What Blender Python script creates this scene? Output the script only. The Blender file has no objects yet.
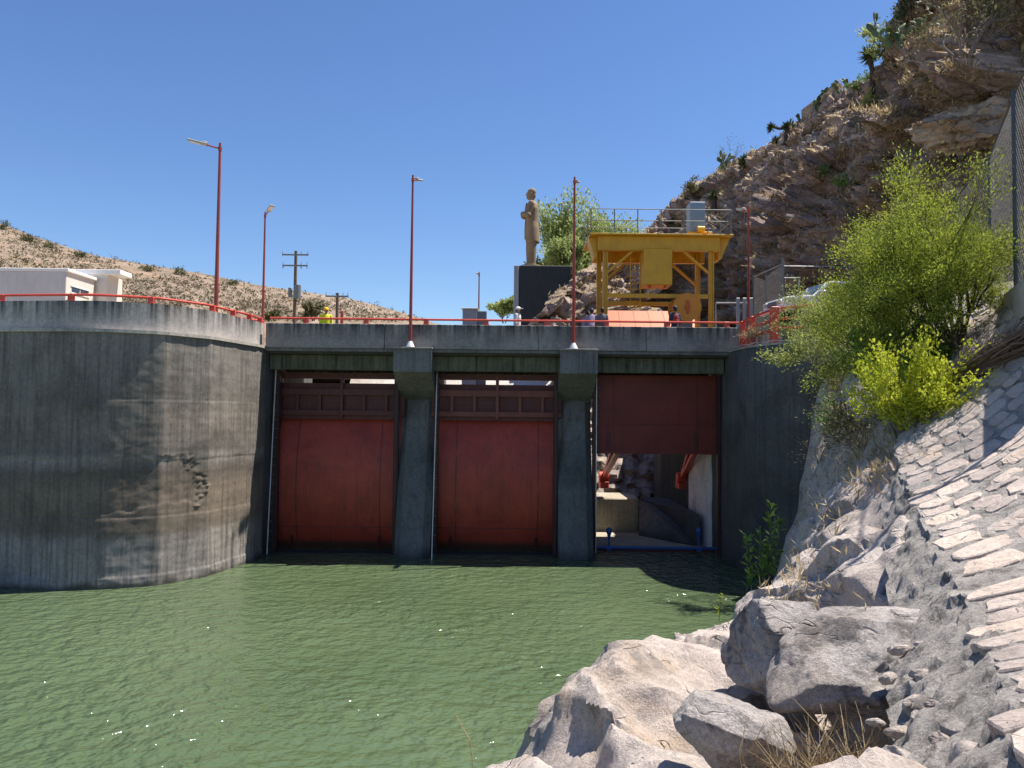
import bpy, math, random
import numpy as np
from mathutils import Vector, Matrix, noise
from mathutils.bvhtree import BVHTree
PI = math.pi
R = math.radians
C = bpy.context.scene.collection
scene = bpy.context.scene
rng = random.Random(7)

# ------------------------------------------------------------------ camera
F = 788.0
CAM = Vector((0, 0, 6.0))
PITCH = math.atan(31 / F)
ROLL = R(0.6)
cam_rot = Matrix.Rotation(PI / 2 + PITCH, 3, 'X') @ Matrix.Rotation(ROLL, 3, 'Z')
cd = bpy.data.cameras.new('camera')
cd.sensor_width = 36.0
cd.lens = 36.0 * F / 1024.0
cd.clip_start = 0.1
cd.clip_end = 6000
cam = bpy.data.objects.new('camera', cd)
C.objects.link(cam)
cam.matrix_world = Matrix.Translation(CAM) @ cam_rot.to_4x4()
scene.camera = cam


def ray(px, py):
    return (cam_rot @ Vector(((px - 512) / F, -(py - 384) / F, -1))).normalized()


def at(px, py, Y):
    d = ray(px, py)
    return CAM + d * (Y / d.y)


# ------------------------------------------------------------------ node helpers
def newmat(name):
    m = bpy.data.materials.new(name)
    m.use_nodes = True
    nt = m.node_tree
    b = nt.nodes['Principled BSDF']
    return m, nt, b


def N(nt, typ, **kw):
    n = nt.nodes.new(typ)
    for k, v in kw.items():
        if k.startswith('i_'):
            n.inputs[k[2:].replace('_', ' ')].default_value = v
        else:
            setattr(n, k, v)
    return n


def ramp(nt, stops, fac=None, interp='LINEAR'):
    r = nt.nodes.new('ShaderNodeValToRGB')
    e = r.color_ramp.elements
    while len(e) < len(stops):
        e.new(0.5)
    for el, (p, c) in zip(e, stops):
        el.position = p
        el.color = (c[0], c[1], c[2], 1) if hasattr(c, '__len__') else (c, c, c, 1)
    r.color_ramp.interpolation = interp
    if fac is not None:
        nt.links.new(fac, r.inputs[0])
    return r.outputs[0]


def coords(nt, scale=(1, 1, 1), world=True):
    if world:
        g = nt.nodes.new('ShaderNodeNewGeometry').outputs['Position']
    else:
        g = nt.nodes.new('ShaderNodeTexCoord').outputs['Object']
    mp = nt.nodes.new('ShaderNodeMapping')
    mp.inputs['Scale'].default_value = scale
    nt.links.new(g, mp.inputs['Vector'])
    return mp.outputs[0]


def noise_tex(nt, vec, scale, detail=6, rough=0.6, dist=0.0):
    n = nt.nodes.new('ShaderNodeTexNoise')
    n.inputs['Scale'].default_value = scale
    n.inputs['Detail'].default_value = detail
    n.inputs['Roughness'].default_value = rough
    n.inputs['Distortion'].default_value = dist
    nt.links.new(vec, n.inputs['Vector'])
    return n.outputs['Fac']


def mix(nt, a, b, fac, mode='MIX'):
    m = nt.nodes.new('ShaderNodeMix')
    m.data_type = 'RGBA'
    m.blend_type = mode
    m.clamp_factor = True
    for i, v in ((0, fac), (6, a), (7, b)):
        s = m.inputs[i]
        if hasattr(v, 'is_linked'):
            nt.links.new(v, s)
        elif hasattr(v, '__len__'):
            s.default_value = (v[0], v[1], v[2], 1)
        else:
            s.default_value = v
    return m.outputs[2]


def math_n(nt, op, a, b=None, clamp=False):
    m = nt.nodes.new('ShaderNodeMath')
    m.operation = op
    m.use_clamp = clamp
    for i, v in ((0, a), (1, b)):
        if v is None:
            continue
        if hasattr(v, 'is_linked'):
            nt.links.new(v, m.inputs[i])
        else:
            m.inputs[i].default_value = v
    return m.outputs[0]


def bump(nt, b, h, strength=0.5, dist=0.05):
    n = nt.nodes.new('ShaderNodeBump')
    n.inputs['Strength'].default_value = strength
    n.inputs['Distance'].default_value = dist
    nt.links.new(h, n.inputs['Height'])
    nt.links.new(n.outputs[0], b.inputs['Normal'])
    return n


def paint(name, c, var=0.25, rough=0.55, scale=2.0, dirt=(0.1, 0.08, 0.06), dirtamt=0.35, metal=0.0, streak=True, bumps=0.15, water=None):
    """Painted metal / plain surface with worn tone variation and run-off dirt."""
    m, nt, b = newmat(name)
    v = coords(nt)
    n1 = noise_tex(nt, v, scale, 8, 0.65)
    c2 = [max(0, x * (1 - var)) for x in c]
    c3 = [min(1, x * (1 + var * 0.7)) for x in c]
    col = ramp(nt, [(0.3, c2), (0.7, c3)], n1)
    v2 = coords(nt, (5, 5, 0.5) if streak else (1, 1, 1))
    n2 = noise_tex(nt, v2, 1.5, 8, 0.7)
    f = ramp(nt, [(0.5, 0.0), (0.75, dirtamt)], n2)
    col = mix(nt, col, dirt, f)
    if water:
        # sun-faded blotches, rust runs and an algae line just above the water
        nf = noise_tex(nt, coords(nt, (0.5, 0.5, 0.9)), 1.0, 7, 0.7, 0.6)
        col = mix(nt, col, (c[0] * 1.35, c[1] * 1.7, c[2] * 1.9), ramp(nt, [(0.5, 0.0), (0.72, 0.6)], nf))
        nr_ = noise_tex(nt, coords(nt, (9, 9, 0.18)), 1.0, 6, 0.75)
        col = mix(nt, col, (0.09, 0.03, 0.012), ramp(nt, [(0.55, 0.0), (0.7, 0.7)], nr_))
        sz = N(nt, 'ShaderNodeSeparateXYZ')
        nt.links.new(v, sz.inputs[0])
        zz_ = math_n(nt, 'ADD', sz.outputs['Z'], math_n(nt, 'MULTIPLY', math_n(nt, 'SUBTRACT', nr_, 0.5), 0.9))
        col = mix(nt, col, (0.03, 0.03, 0.016), ramp(nt, [(0.25, 0.85), (0.5, 0.0)], zz_))
    nt.links.new(col, b.inputs['Base Color'])
    b.inputs['Roughness'].default_value = rough
    b.inputs['Metallic'].default_value = metal
    n3 = noise_tex(nt, v, 30, 4, 0.6)
    bump(nt, b, n3, bumps, 0.01)
    return m


def concrete(name, c=(0.3, 0.28, 0.25), stain=(0.07, 0.065, 0.06), streaks=0.7, boards=True, bands=None, top=None, streak_top=None):
    m, nt, b = newmat(name)
    v = coords(nt)
    n1 = noise_tex(nt, v, 0.55, 9, 0.62, 0.3)
    col = ramp(nt, [(0.28, [x * 0.55 for x in c]), (0.5, c), (0.72, [min(1, x * 1.25) for x in c])], n1)
    # cold joints / tide bands
    sx = N(nt, 'ShaderNodeSeparateXYZ')
    nt.links.new(v, sx.inputs[0])
    if bands:
        nz = noise_tex(nt, v, 0.8, 6, 0.6)
        zz = math_n(nt, 'ADD', sx.outputs['Z'], math_n(nt, 'MULTIPLY', math_n(nt, 'SUBTRACT', nz, 0.5), 0.8))
        zr = math_n(nt, 'DIVIDE', zz, 10.0)
        bc = ramp(nt, [(z / 10.0, cc) for z, cc in bands], zr)
        col = mix(nt, col, bc, 1.0, 'MULTIPLY')
    # vertical run-off streaks
    v2 = coords(nt, (4.5, 4.5, 0.12) if streak_top else (7, 7, 0.22))
    n2 = noise_tex(nt, v2, 1.0, 7, 0.7)
    f = ramp(nt, [(0.41, 0.0), (0.58, streaks)] if streak_top else [(0.46, 0.0), (0.68, streaks)], n2)
    if streak_top:
        # streaks fade out downward from the coping
        z0, z1 = streak_top
        mr = N(nt, 'ShaderNodeMapRange')
        mr.inputs['From Min'].default_value = z0
        mr.inputs['From Max'].default_value = z1
        nt.links.new(sx.outputs['Z'], mr.inputs['Value'])
        f = math_n(nt, 'MULTIPLY', f, mr.outputs[0])
    col = mix(nt, col, stain, f)
    # fine mottling
    n4 = noise_tex(nt, v, 9, 8, 0.7)
    col = mix(nt, col, ramp(nt, [(0.3, 0.6), (0.6, 1.1)], n4), 0.7, 'MULTIPLY')
    nt.links.new(col, b.inputs['Base Color'])
    b.inputs['Roughness'].default_value = 0.92
    b.inputs['Specular IOR Level'].default_value = 0.25
    h = math_n(nt, 'ADD', math_n(nt, 'MULTIPLY', n4, 0.5), noise_tex(nt, v, 45, 5, 0.7))
    if boards:
        w = N(nt, 'ShaderNodeTexWave', bands_direction='Z')
        w.inputs['Scale'].default_value = 1.1
        w.inputs['Distortion'].default_value = 0.6
        w.inputs['Detail'].default_value = 3
        nt.links.new(v, w.inputs['Vector'])
        h = math_n(nt, 'ADD', h, math_n(nt, 'MULTIPLY', w.outputs['Fac'], 0.22))
    bump(nt, b, h, 0.5, 0.02)
    return m


def rock_mat(name, stops, scale=0.6, dark=(0.05, 0.045, 0.05), darkamt=0.8, speck=0.5, bumpd=0.06, ochre=(0.36, 0.24, 0.12), ochreamt=0.4, crack=True, layers=None, grass=None, cscale=1.2, lam=0.0, patch=(0.52, 0.72), strata=None, pits=0.0, island=False):
    m, nt, b = newmat(name)
    v = coords(nt)
    n1 = noise_tex(nt, v, scale, 10, 0.65, 0.4)
    col = ramp(nt, stops, n1)
    n3 = noise_tex(nt, coords(nt, (1, 1, 1.7)), scale * 0.8, 5, 0.6, 0.8)
    col = mix(nt, col, ochre, ramp(nt, [(0.57, 0.0), (0.72, ochreamt)], n3))
    if strata:
        ms_ = N(nt, 'ShaderNodeMapping')
        ms_.inputs['Rotation'].default_value = (0.0, 0.28, 0.0)
        ms_.inputs['Scale'].default_value = (0.12, 0.12, 1.5)
        nt.links.new(v, ms_.inputs['Vector'])
        st_ = noise_tex(nt, ms_.outputs[0], 0.8, 8, 0.65, 0.5)
        col = mix(nt, col, strata, ramp(nt, [(0.5, 0.0), (0.62, 0.75)], st_))
    n2 = noise_tex(nt, v, scale * 2.3, 9, 0.75, 0.5)
    col = mix(nt, col, dark, ramp(nt, [(patch[0], 0.0), (patch[1], darkamt)], n2))
    n5 = noise_tex(nt, v, scale * 22, 8, 0.8)
    col = mix(nt, col, ramp(nt, [(0.34, 0.45), (0.62, 1.2)], n5), speck, 'MULTIPLY')
    h = math_n(nt, 'ADD', math_n(nt, 'MULTIPLY', n2, 1.2), math_n(nt, 'MULTIPLY', n5, 0.4))
    if crack:
        vo = N(nt, 'ShaderNodeTexVoronoi', feature='DISTANCE_TO_EDGE')
        vo.inputs['Scale'].default_value = cscale
        vd = N(nt, 'ShaderNodeVectorMath', operation='ADD')
        nt.links.new(v, vd.inputs[0])
        nn = N(nt, 'ShaderNodeTexNoise')
        nn.inputs['Scale'].default_value = scale * 2.5
        nn.inputs['Detail'].default_value = 6
        nt.links.new(v, nn.inputs['Vector'])
        sc = N(nt, 'ShaderNodeVectorMath', operation='SCALE')
        sc.inputs['Scale'].default_value = 1.2
        nt.links.new(nn.outputs['Color'], sc.inputs[0])
        nt.links.new(sc.outputs[0], vd.inputs[1])
        mp = N(nt, 'ShaderNodeMapping')
        mp.inputs['Rotation'].default_value = (0.3, 0.5, 0.4)
        mp.inputs['Scale'].default_value = (0.35, 1.0, 1.4)
        nt.links.new(vd.outputs[0], mp.inputs['Vector'])
        nt.links.new(mp.outputs[0], vo.inputs['Vector'])
        ck = ramp(nt, [(0.0, 0.0), (0.05, 1.0)], vo.outputs['Distance'])
        h = math_n(nt, 'ADD', h, math_n(nt, 'MULTIPLY', ck, 0.5))
        col = mix(nt, col, mix(nt, dark, (1, 1, 1), ck), 0.45, 'MULTIPLY')
    if lam:
        ln = N(nt, 'ShaderNodeMapping')
        ln.inputs['Rotation'].default_value = (0.35, 0.5, 0.5)
        ln.inputs['Scale'].default_value = (0.9, 0.45, 2.6)
        nt.links.new(v, ln.inputs['Vector'])
        for sc_, wd, am in ((lam, 0.010, 0.4), (lam * 2.2, 0.008, 0.2)):
            a1 = noise_tex(nt, ln.outputs[0], sc_, 3, 0.5, 0.35)
            dd = math_n(nt, 'ABSOLUTE', math_n(nt, 'SUBTRACT', a1, 0.5))
            gate_ = ramp(nt, [(0.53, 0.0), (0.6, 1.0)], noise_tex(nt, v, sc_ * 0.8, 3, 0.5))
            li = math_n(nt, 'MULTIPLY', ramp(nt, [(0.0, 1.0), (wd, 0.0)], dd), gate_)
            col = mix(nt, col, dark, math_n(nt, 'MULTIPLY', li, am))
            h = math_n(nt, 'SUBTRACT', h, math_n(nt, 'MULTIPLY', li, 0.8))
            h = math_n(nt, 'ADD', h, math_n(nt, 'MULTIPLY', a1, 1.0))
    if pits:
        pit = noise_tex(nt, v, pits, 5, 0.7)
        h = math_n(nt, 'ADD', h, math_n(nt, 'MULTIPLY', pit, 0.3))
        col = mix(nt, col, ramp(nt, [(0.33, 0.5), (0.5, 1.05)], pit), 0.6, 'MULTIPLY')
    if grass:
        g = nt.nodes.new('ShaderNodeNewGeometry')
        s = N(nt, 'ShaderNodeSeparateXYZ')
        nt.links.new(g.outputs['Normal'], s.inputs[0])
        q = math_n(nt, 'ADD', s.outputs['Z'], math_n(nt, 'MULTIPLY', math_n(nt, 'SUBTRACT', n2, 0.5), 0.9))
        gf = ramp(nt, [(0.45, 0.0), (0.68, 0.9)], q)
        gc = ramp(nt, [(0.3, grass[0]), (0.7, grass[1])], n5)
        col = mix(nt, col, gc, gf)
    if island:
        rpi = nt.nodes.new('ShaderNodeNewGeometry').outputs['Random Per Island']
        col = mix(nt, col, ramp(nt, [(0.0, (0.72, 0.70, 0.70)), (0.5, (0.95, 0.93, 0.9)), (1.0, (1.12, 1.06, 0.99))], rpi), 1.0, 'MULTIPLY')
    nt.links.new(col, b.inputs['Base Color'])
    b.inputs['Roughness'].default_value = 0.95
    b.inputs['Specular IOR Level'].default_value = 0.2
    bump(nt, b, h, 0.85, bumpd)
    return m


def leaf_mat(name, c1, c2, trans=0.35, scale=1.6):
    m, nt, b = newmat(name)
    v = coords(nt)
    n = noise_tex(nt, v, scale, 3, 0.6)
    n2 = nt.nodes.new('ShaderNodeNewGeometry').outputs['Random Per Island']
    f = math_n(nt, 'ADD', math_n(nt, 'MULTIPLY', n, 0.65), math_n(nt, 'MULTIPLY', n2, 0.35))
    col = ramp(nt, [(0.35, c1), (0.65, c2)], f)
    nt.links.new(col, b.inputs['Base Color'])
    b.inputs['Roughness'].default_value = 0.6
    b.inputs['Specular IOR Level'].default_value = 0.25
    t = N(nt, 'ShaderNodeBsdfTranslucent')
    nt.links.new(col, t.inputs['Color'])
    ms = N(nt, 'ShaderNodeMixShader')
    ms.inputs[0].default_value = trans
    nt.links.new(b.outputs[0], ms.inputs[1])
    nt.links.new(t.outputs[0], ms.inputs[2])
    nt.links.new(ms.outputs[0], nt.nodes['Material Output'].inputs['Surface'])
    return m


# ------------------------------------------------------------------ objects
ORG = {}


def tag(o, label=None, cat=None, group=None, kind=None):
    if label:
        o['label'] = label
    if cat:
        o['category'] = cat
    if group:
        o['group'] = group
    if kind:
        o['kind'] = kind
    return o


def thing(name, loc, label, cat, group=None, rz=0.0):
    o = bpy.data.objects.new(name, None)
    o.empty_display_size = 0.3
    C.objects.link(o)
    o.location = loc
    o.rotation_euler = (0, 0, rz)
    tag(o, label, cat, group)
    ORG[o.name] = Vector(loc)
    return o


def copy_tree(o, parent=None):
    c = o.copy()
    C.objects.link(c)
    c.parent = parent
    for ch in [x for x in bpy.data.objects if x.parent == o]:
        copy_tree(ch, c)
    return c


def link_mesh(name, me, mat, parent=None, local=False, smooth=False):
    """me is in world coordinates unless local."""
    o = bpy.data.objects.new(name, me)
    C.objects.link(o)
    if isinstance(mat, (list, tuple)):
        for x in mat:
            me.materials.append(x)
    elif mat:
        me.materials.append(mat)
    if smooth:
        me.polygons.foreach_set('use_smooth', [True] * len(me.polygons))
    if parent is not None:
        o.parent = parent
        org = ORG.get(parent.name, Vector((0, 0, 0)))
        if not local:
            me.transform(Matrix.Translation(-org))
        ORG[o.name] = org
    else:
        # origin at the base of the thing
        if len(me.vertices) and not local:
            co = np.empty(len(me.vertices) * 3)
            me.vertices.foreach_get('co', co)
            co = co.reshape(-1, 3)
            c = Vector((float((co[:, 0].min() + co[:, 0].max()) / 2), float((co[:, 1].min() + co[:, 1].max()) / 2), float(co[:, 2].min())))
            me.transform(Matrix.Translation(-c))
            o.location = c
            ORG[o.name] = c
        else:
            ORG[o.name] = Vector((0, 0, 0))
    me.update()
    return o


class MB:
    def __init__(s):
        s.v = []
        s.f = []
        s.mi = []

    def add(s, vs, fs, mi=0):
        b = len(s.v)
        s.v.extend([tuple(x) for x in vs])
        s.f.extend([tuple(i + b for i in f) for f in fs])
        s.mi.extend([mi] * len(fs))
        return s

    def box(s, x0, x1, y0, y1, z0, z1, bev=0.0, mi=0, M=None):
        if bev <= 0:
            vs = [(x, y, z) for z in (z0, z1) for y in (y0, y1) for x in (x0, x1)]
            fs = [(0, 2, 3, 1), (4, 5, 7, 6), (0, 1, 5, 4), (2, 6, 7, 3), (0, 4, 6, 2), (1, 3, 7, 5)]
        else:
            b = min(bev, (x1 - x0) * .45, (y1 - y0) * .45, (z1 - z0) * .45)
            # chamfered box: 24 verts
            vs = []
            idx = {}
            for ix, x in enumerate((x0, x1)):
                for iy, y in enumerate((y0, y1)):
                    for iz, z in enumerate((z0, z1)):
                        sx, sy, sz = (1 if ix == 0 else -1), (1 if iy == 0 else -1), (1 if iz == 0 else -1)
                        idx[ix, iy, iz, 'x'] = len(vs); vs.append((x, y + sy * b, z + sz * b))
                        idx[ix, iy, iz, 'y'] = len(vs); vs.append((x + sx * b, y, z + sz * b))
                        idx[ix, iy, iz, 'z'] = len(vs); vs.append((x + sx * b, y + sy * b, z))
            fs = []
            for i in (0, 1):
                q = [idx[i, 0, 0, 'x'], idx[i, 0, 1, 'x'], idx[i, 1, 1, 'x'], idx[i, 1, 0, 'x']]
                fs.append(q if i == 0 else q[::-1])
                q = [idx[0, i, 0, 'y'], idx[1, i, 0, 'y'], idx[1, i, 1, 'y'], idx[0, i, 1, 'y']]
                fs.append(q if i == 0 else q[::-1])
                q = [idx[0, 0, i, 'z'], idx[0, 1, i, 'z'], idx[1, 1, i, 'z'], idx[1, 0, i, 'z']]
                fs.append(q if i == 0 else q[::-1])
            for i in (0, 1):
                for j in (0, 1):
                    fs.append([idx[i, j, 0, 'x'], idx[i, j, 1, 'x'], idx[i, j, 1, 'y'], idx[i, j, 0, 'y']])
                    fs.append([idx[i, 0, j, 'x'], idx[i, 1, j, 'x'], idx[i, 1, j, 'z'], idx[i, 0, j, 'z']])
                    fs.append([idx[0, i, j, 'y'], idx[1, i, j, 'y'], idx[1, i, j, 'z'], idx[0, i, j, 'z']])
                    for k in (0, 1):
                        fs.append([idx[i, j, k, 'x'], idx[i, j, k, 'y'], idx[i, j, k, 'z']])
        if M is not None:
            vs = [tuple(M @ Vector(v)) for v in vs]
        return s.add(vs, fs, mi)

    def bar(s, p0, p1, w, h, up=(0, 0, 1), mi=0):
        p0, p1 = Vector(p0), Vector(p1)
        d = (p1 - p0).normalized()
        u = Vector(up)
        if abs(d.dot(u)) > 0.98:
            u = Vector((1, 0, 0))
        a = d.cross(u).normalized()
        u = a.cross(d).normalized()
        vs = []
        for p in (p0, p1):
            for sa, su in ((-1, -1), (1, -1), (1, 1), (-1, 1)):
                vs.append(p + a * (sa * w / 2) + u * (su * h / 2))
        fs = [(0, 1, 2, 3)[::-1], (4, 5, 6, 7)] + [(i, (i + 1) % 4, 4 + (i + 1) % 4, 4 + i) for i in range(4)]
        return s.add(vs, fs, mi)

    def tube(s, pts, rad, n=8, cap=True, mi=0):
        pts = [Vector(p) for p in pts]
        if not hasattr(rad, '__len__'):
            rad = [rad] * len(pts)
        vs = []
        prev = None
        for i, p in enumerate(pts):
            if i == 0:
                d = pts[1] - pts[0]
            elif i == len(pts) - 1:
                d = pts[-1] - pts[-2]
            else:
                d = (pts[i + 1] - pts[i]).normalized() + (pts[i] - pts[i - 1]).normalized()
            if d.length < 1e-9:
                d = Vector((0, 0, 1))
            d.normalize()
            if prev is None:
                u = Vector((0, 0, 1)) if abs(d.z) < 0.9 else Vector((1, 0, 0))
                a = d.cross(u).normalized()
            else:
                a = prev - d * prev.dot(d)
                if a.length < 1e-6:
                    a = d.orthogonal()
                a.normalize()
            prev = a
            bb = d.cross(a)
            for k in range(n):
                t = 2 * PI * k / n
                vs.append(p + (a * math.cos(t) + bb * math.sin(t)) * rad[i])
        fs = []
        for i in range(len(pts) - 1):
            for k in range(n):
                k2 = (k + 1) % n
                fs.append((i * n + k, i * n + k2, (i + 1) * n + k2, (i + 1) * n + k))
        if cap:
            fs.append(tuple(range(n))[::-1])
            fs.append(tuple(range((len(pts) - 1) * n, len(pts) * n)))
        return s.add(vs, fs, mi)

    def ell(s, c, r, nu=14, nv=9, M=None, mi=0):
        c = Vector(c)
        if not hasattr(r, '__len__'):
            r = (r, r, r)
        vs = []
        for j in range(nv + 1):
            ph = -PI / 2 + PI * j / nv
            for i in range(nu):
                t = 2 * PI * i / nu
                p = Vector((r[0] * math.cos(ph) * math.cos(t), r[1] * math.cos(ph) * math.sin(t), r[2] * math.sin(ph)))
                if M is not None:
                    p = M @ p
                vs.append(c + p)
        fs = []
        for j in range(nv):
            for i in range(nu):
                i2 = (i + 1) % nu
                fs.append((j * nu + i, j * nu + i2, (j + 1) * nu + i2, (j + 1) * nu + i))
        return s.add(vs, fs, mi)

    def prism(s, poly, d, mi=0):
        """poly: list of 3D points (planar), extruded by vector d."""
        n = len(poly)
        d = Vector(d)
        vs = [Vector(p) for p in poly] + [Vector(p) + d for p in poly]
        fs = [tuple(range(n)), tuple(range(n, 2 * n))[::-1]] + [(i, i + n, (i + 1) % n + n, (i + 1) % n) for i in range(n)]
        return s.add(vs, fs, mi)

    def grid(s, P, closed=False, mi=0):
        nr, nc = len(P), len(P[0])
        vs = [p for row in P for p in row]
        fs = []
        for i in range(nr - 1):
            for j in range(nc - (0 if closed else 1)):
                j2 = (j + 1) % nc
                fs.append((i * nc + j, i * nc + j2, (i + 1) * nc + j2, (i + 1) * nc + j))
        return s.add(vs, fs, mi)

    def mesh(s, name):
        me = bpy.data.meshes.new(name)
        me.from_pydata(s.v, [], s.f)
        if any(s.mi):
            me.polygons.foreach_set('material_index', s.mi)
        return me

    def build(s, name, mat, parent=None, local=False, smooth=False, fix=True):
        me = s.mesh(name)
        if fix:
            import bmesh
            bm = bmesh.new()
            bm.from_mesh(me)
            bmesh.ops.recalc_face_normals(bm, faces=bm.faces)
            bm.to_mesh(me)
            bm.free()
        o = link_mesh(name, me, mat, parent, local, smooth)
        if smooth:
            try:
                me.set_sharp_from_angle(angle=R(38))
            except Exception:
                pass
        return o


def quads_mesh(name, V, nper=4):
    """V: (n, nper, 3) array of loose faces."""
    n = V.shape[0]
    me = bpy.data.meshes.new(name)
    me.vertices.add(n * nper)
    me.vertices.foreach_set('co', V.reshape(-1).astype(np.float32))
    me.loops.add(n * nper)
    me.loops.foreach_set('vertex_index', np.arange(n * nper, dtype=np.int32))
    me.polygons.add(n)
    me.polygons.foreach_set('loop_start', np.arange(0, n * nper, nper, dtype=np.int32))
    me.update(calc_edges=True)
    me.validate()
    return me


def leaf_quads(P, size, nrng, aspect=2.2, up=0.35, dirs=None, sizevar=0.4):
    """small folded diamond leaves at points P."""
    n = len(P)
    P = np.asarray(P, float)
    d = nrng.normal(size=(n, 3))
    if dirs is not None:
        d = d * 0.55 + np.asarray(dirs) * 1.0
    d[:, 2] += up * 0.5
    d /= np.linalg.norm(d, axis=1, keepdims=True)
    q = nrng.normal(size=(n, 3))
    q[:, 2] += up
    a = np.cross(d, q)
    a /= np.linalg.norm(a, axis=1, keepdims=True) + 1e-9
    L = size * (1 + sizevar * nrng.uniform(-1, 1, size=(n, 1)))
    W = L / aspect
    V = np.stack([P, P + d * L * 0.5 + a * W * 0.5, P + d * L, P + d * L * 0.5 - a * W * 0.5], axis=1)
    return V


def fbm(p, s, octv=5, H=0.9):
    return noise.fractal(Vector(p) * s, H, 2.0, octv)


def catmull(pts, n):
    pts = [Vector(p) for p in pts]
    out = []
    P = [pts[0] * 2 - pts[1]] + pts + [pts[-1] * 2 - pts[-2]]
    for i in range(1, len(P) - 2):
        for k in range(n):
            t = k / n
            p0, p1, p2, p3 = P[i - 1], P[i], P[i + 1], P[i + 2]
            out.append(0.5 * ((2 * p1) + (p2 - p0) * t + (2 * p0 - 5 * p1 + 4 * p2 - p3) * t * t + (3 * p1 - p0 - 3 * p2 + p3) * t ** 3))
    out.append(pts[-1])
    return out


def resample(pts, step):
    pts = [Vector(p) for p in pts]
    L = [0]
    for a, b in zip(pts, pts[1:]):
        L.append(L[-1] + (b - a).length)
    n = max(2, int(L[-1] / step))
    out = []
    j = 0
    for i in range(n + 1):
        t = L[-1] * i / n
        while j < len(pts) - 2 and L[j + 1] < t:
            j += 1
        w = (t - L[j]) / max(1e-9, L[j + 1] - L[j])
        out.append(pts[j].lerp(pts[j + 1], min(1, max(0, w))))
    return out
# ------------------------------------------------------------------ materials
M = {}
M['tower'] = concrete('tower_concrete', (0.275, 0.255, 0.232), (0.08, 0.07, 0.062), 0.8,
                      bands=[(0.0, (0.3, 0.3, 0.28)), (0.22, (1.0, 1.0, 1.03)), (1.5, (1.0, 0.98, 0.98)), (1.9, (0.62, 0.55, 0.48)), (3.2, (0.72, 0.62, 0.53)), (3.9, (0.5, 0.46, 0.42)), (4.35, (0.95, 0.92, 0.9)), (4.6, (0.62, 0.6, 0.58)), (5.9, (0.85, 0.8, 0.74)), (6.35, (0.7, 0.68, 0.64)), (8.7, (0.8, 0.79, 0.77))])
M['parapet'] = concrete('parapet_concrete', (0.42, 0.39, 0.36), (0.035, 0.035, 0.037), 0.95, boards=False, streak_top=(8.9, 9.75))
M['parapet_shaded'] = concrete('shaded_parapet_concrete', (0.29, 0.265, 0.245), (0.03, 0.03, 0.032), 0.95, boards=False, streak_top=(9.0, 9.75))  # parapet concrete darkened for the bridge front standing in shade
M['ledge'] = concrete('ledge_concrete', (0.42, 0.39, 0.34), (0.15, 0.13, 0.1), 0.4, boards=False)
M['pier'] = concrete('pier_concrete', (0.185, 0.18, 0.17), (0.07, 0.075, 0.075), 0.6, bands=[(0.0, (0.3, 0.34, 0.34)), (0.5, (0.8, 0.85, 0.85)), (4.5, (0.75, 0.8, 0.8)), (5.0, (1.0, 1.0, 1.0)), (10, (1, 1, 1))])
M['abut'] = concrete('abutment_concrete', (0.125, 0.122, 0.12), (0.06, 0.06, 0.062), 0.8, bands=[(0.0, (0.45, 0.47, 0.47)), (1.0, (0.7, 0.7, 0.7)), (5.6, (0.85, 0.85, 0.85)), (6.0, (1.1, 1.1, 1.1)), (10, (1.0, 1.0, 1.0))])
M['mossy'] = concrete('mossy_concrete', (0.15, 0.155, 0.11), (0.025, 0.027, 0.02), 0.85, boards=False)
M['pale_wall'] = concrete('pale_concrete', (0.74, 0.70, 0.67), (0.4, 0.36, 0.33), 0.4)
M['weir'] = concrete('weir_concrete', (0.40, 0.36, 0.28), (0.16, 0.14, 0.11), 0.6)
M['rubble'] = rock_mat('rubble_stone', [(0.3, (0.2, 0.18, 0.17)), (0.6, (0.48, 0.44, 0.4))], 3.0, bumpd=0.05)
M['red'] = paint('red_rail_paint', (0.62, 0.075, 0.045), 0.2, 0.45, dirtamt=0.2)
M['pole_red'] = paint('pole_oxide_red', (0.30, 0.05, 0.035), 0.2, 0.5, dirtamt=0.25)
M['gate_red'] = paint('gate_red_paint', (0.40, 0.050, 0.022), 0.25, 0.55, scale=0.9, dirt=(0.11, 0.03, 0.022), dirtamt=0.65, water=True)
M['gate_maroon'] = paint('gate_maroon_tone', (0.19, 0.027, 0.018), 0.25, 0.55, scale=0.9, dirt=(0.07, 0.02, 0.016), dirtamt=0.5)  # darker red for the plate and ribs of the raised gate
M['gate_dark'] = paint('gate_frame_paint', (0.11, 0.021, 0.018), 0.25, 0.55, dirtamt=0.5)
M['gate_faded'] = paint('gate_frame_faded', (0.21, 0.06, 0.045), 0.25, 0.6, dirtamt=0.4)
M['yellow'] = paint('crane_yellow', (0.64, 0.34, 0.008), 0.14, 0.45, dirt=(0.25, 0.13, 0.03), dirtamt=0.3)
M['guide'] = paint('guide_dark', (0.05, 0.018, 0.016), 0.25, 0.6)
M['drum'] = paint('drum_orange_yellow', (0.62, 0.24, 0.008), 0.15, 0.45, dirtamt=0.3)
M['orange'] = paint('orange_sheet', (0.50, 0.10, 0.006), 0.1, 0.5, dirtamt=0.15)
M['steel'] = paint('grey_steel', (0.16, 0.18, 0.19), 0.2, 0.5, metal=0.3)
M['galv'] = paint('galvanised_steel', (0.34, 0.35, 0.36), 0.2, 0.45, metal=0.5, dirtamt=0.2)
M['wire'] = paint('fence_wire', (0.13, 0.135, 0.15), 0.2, 0.5, metal=0.3, dirtamt=0.2)
M['dark_steel'] = paint('dark_post_steel', (0.055, 0.065, 0.075), 0.2, 0.5)
M['lampgrey'] = paint('lamp_grey', (0.4, 0.4, 0.4), 0.1, 0.4)
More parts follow.
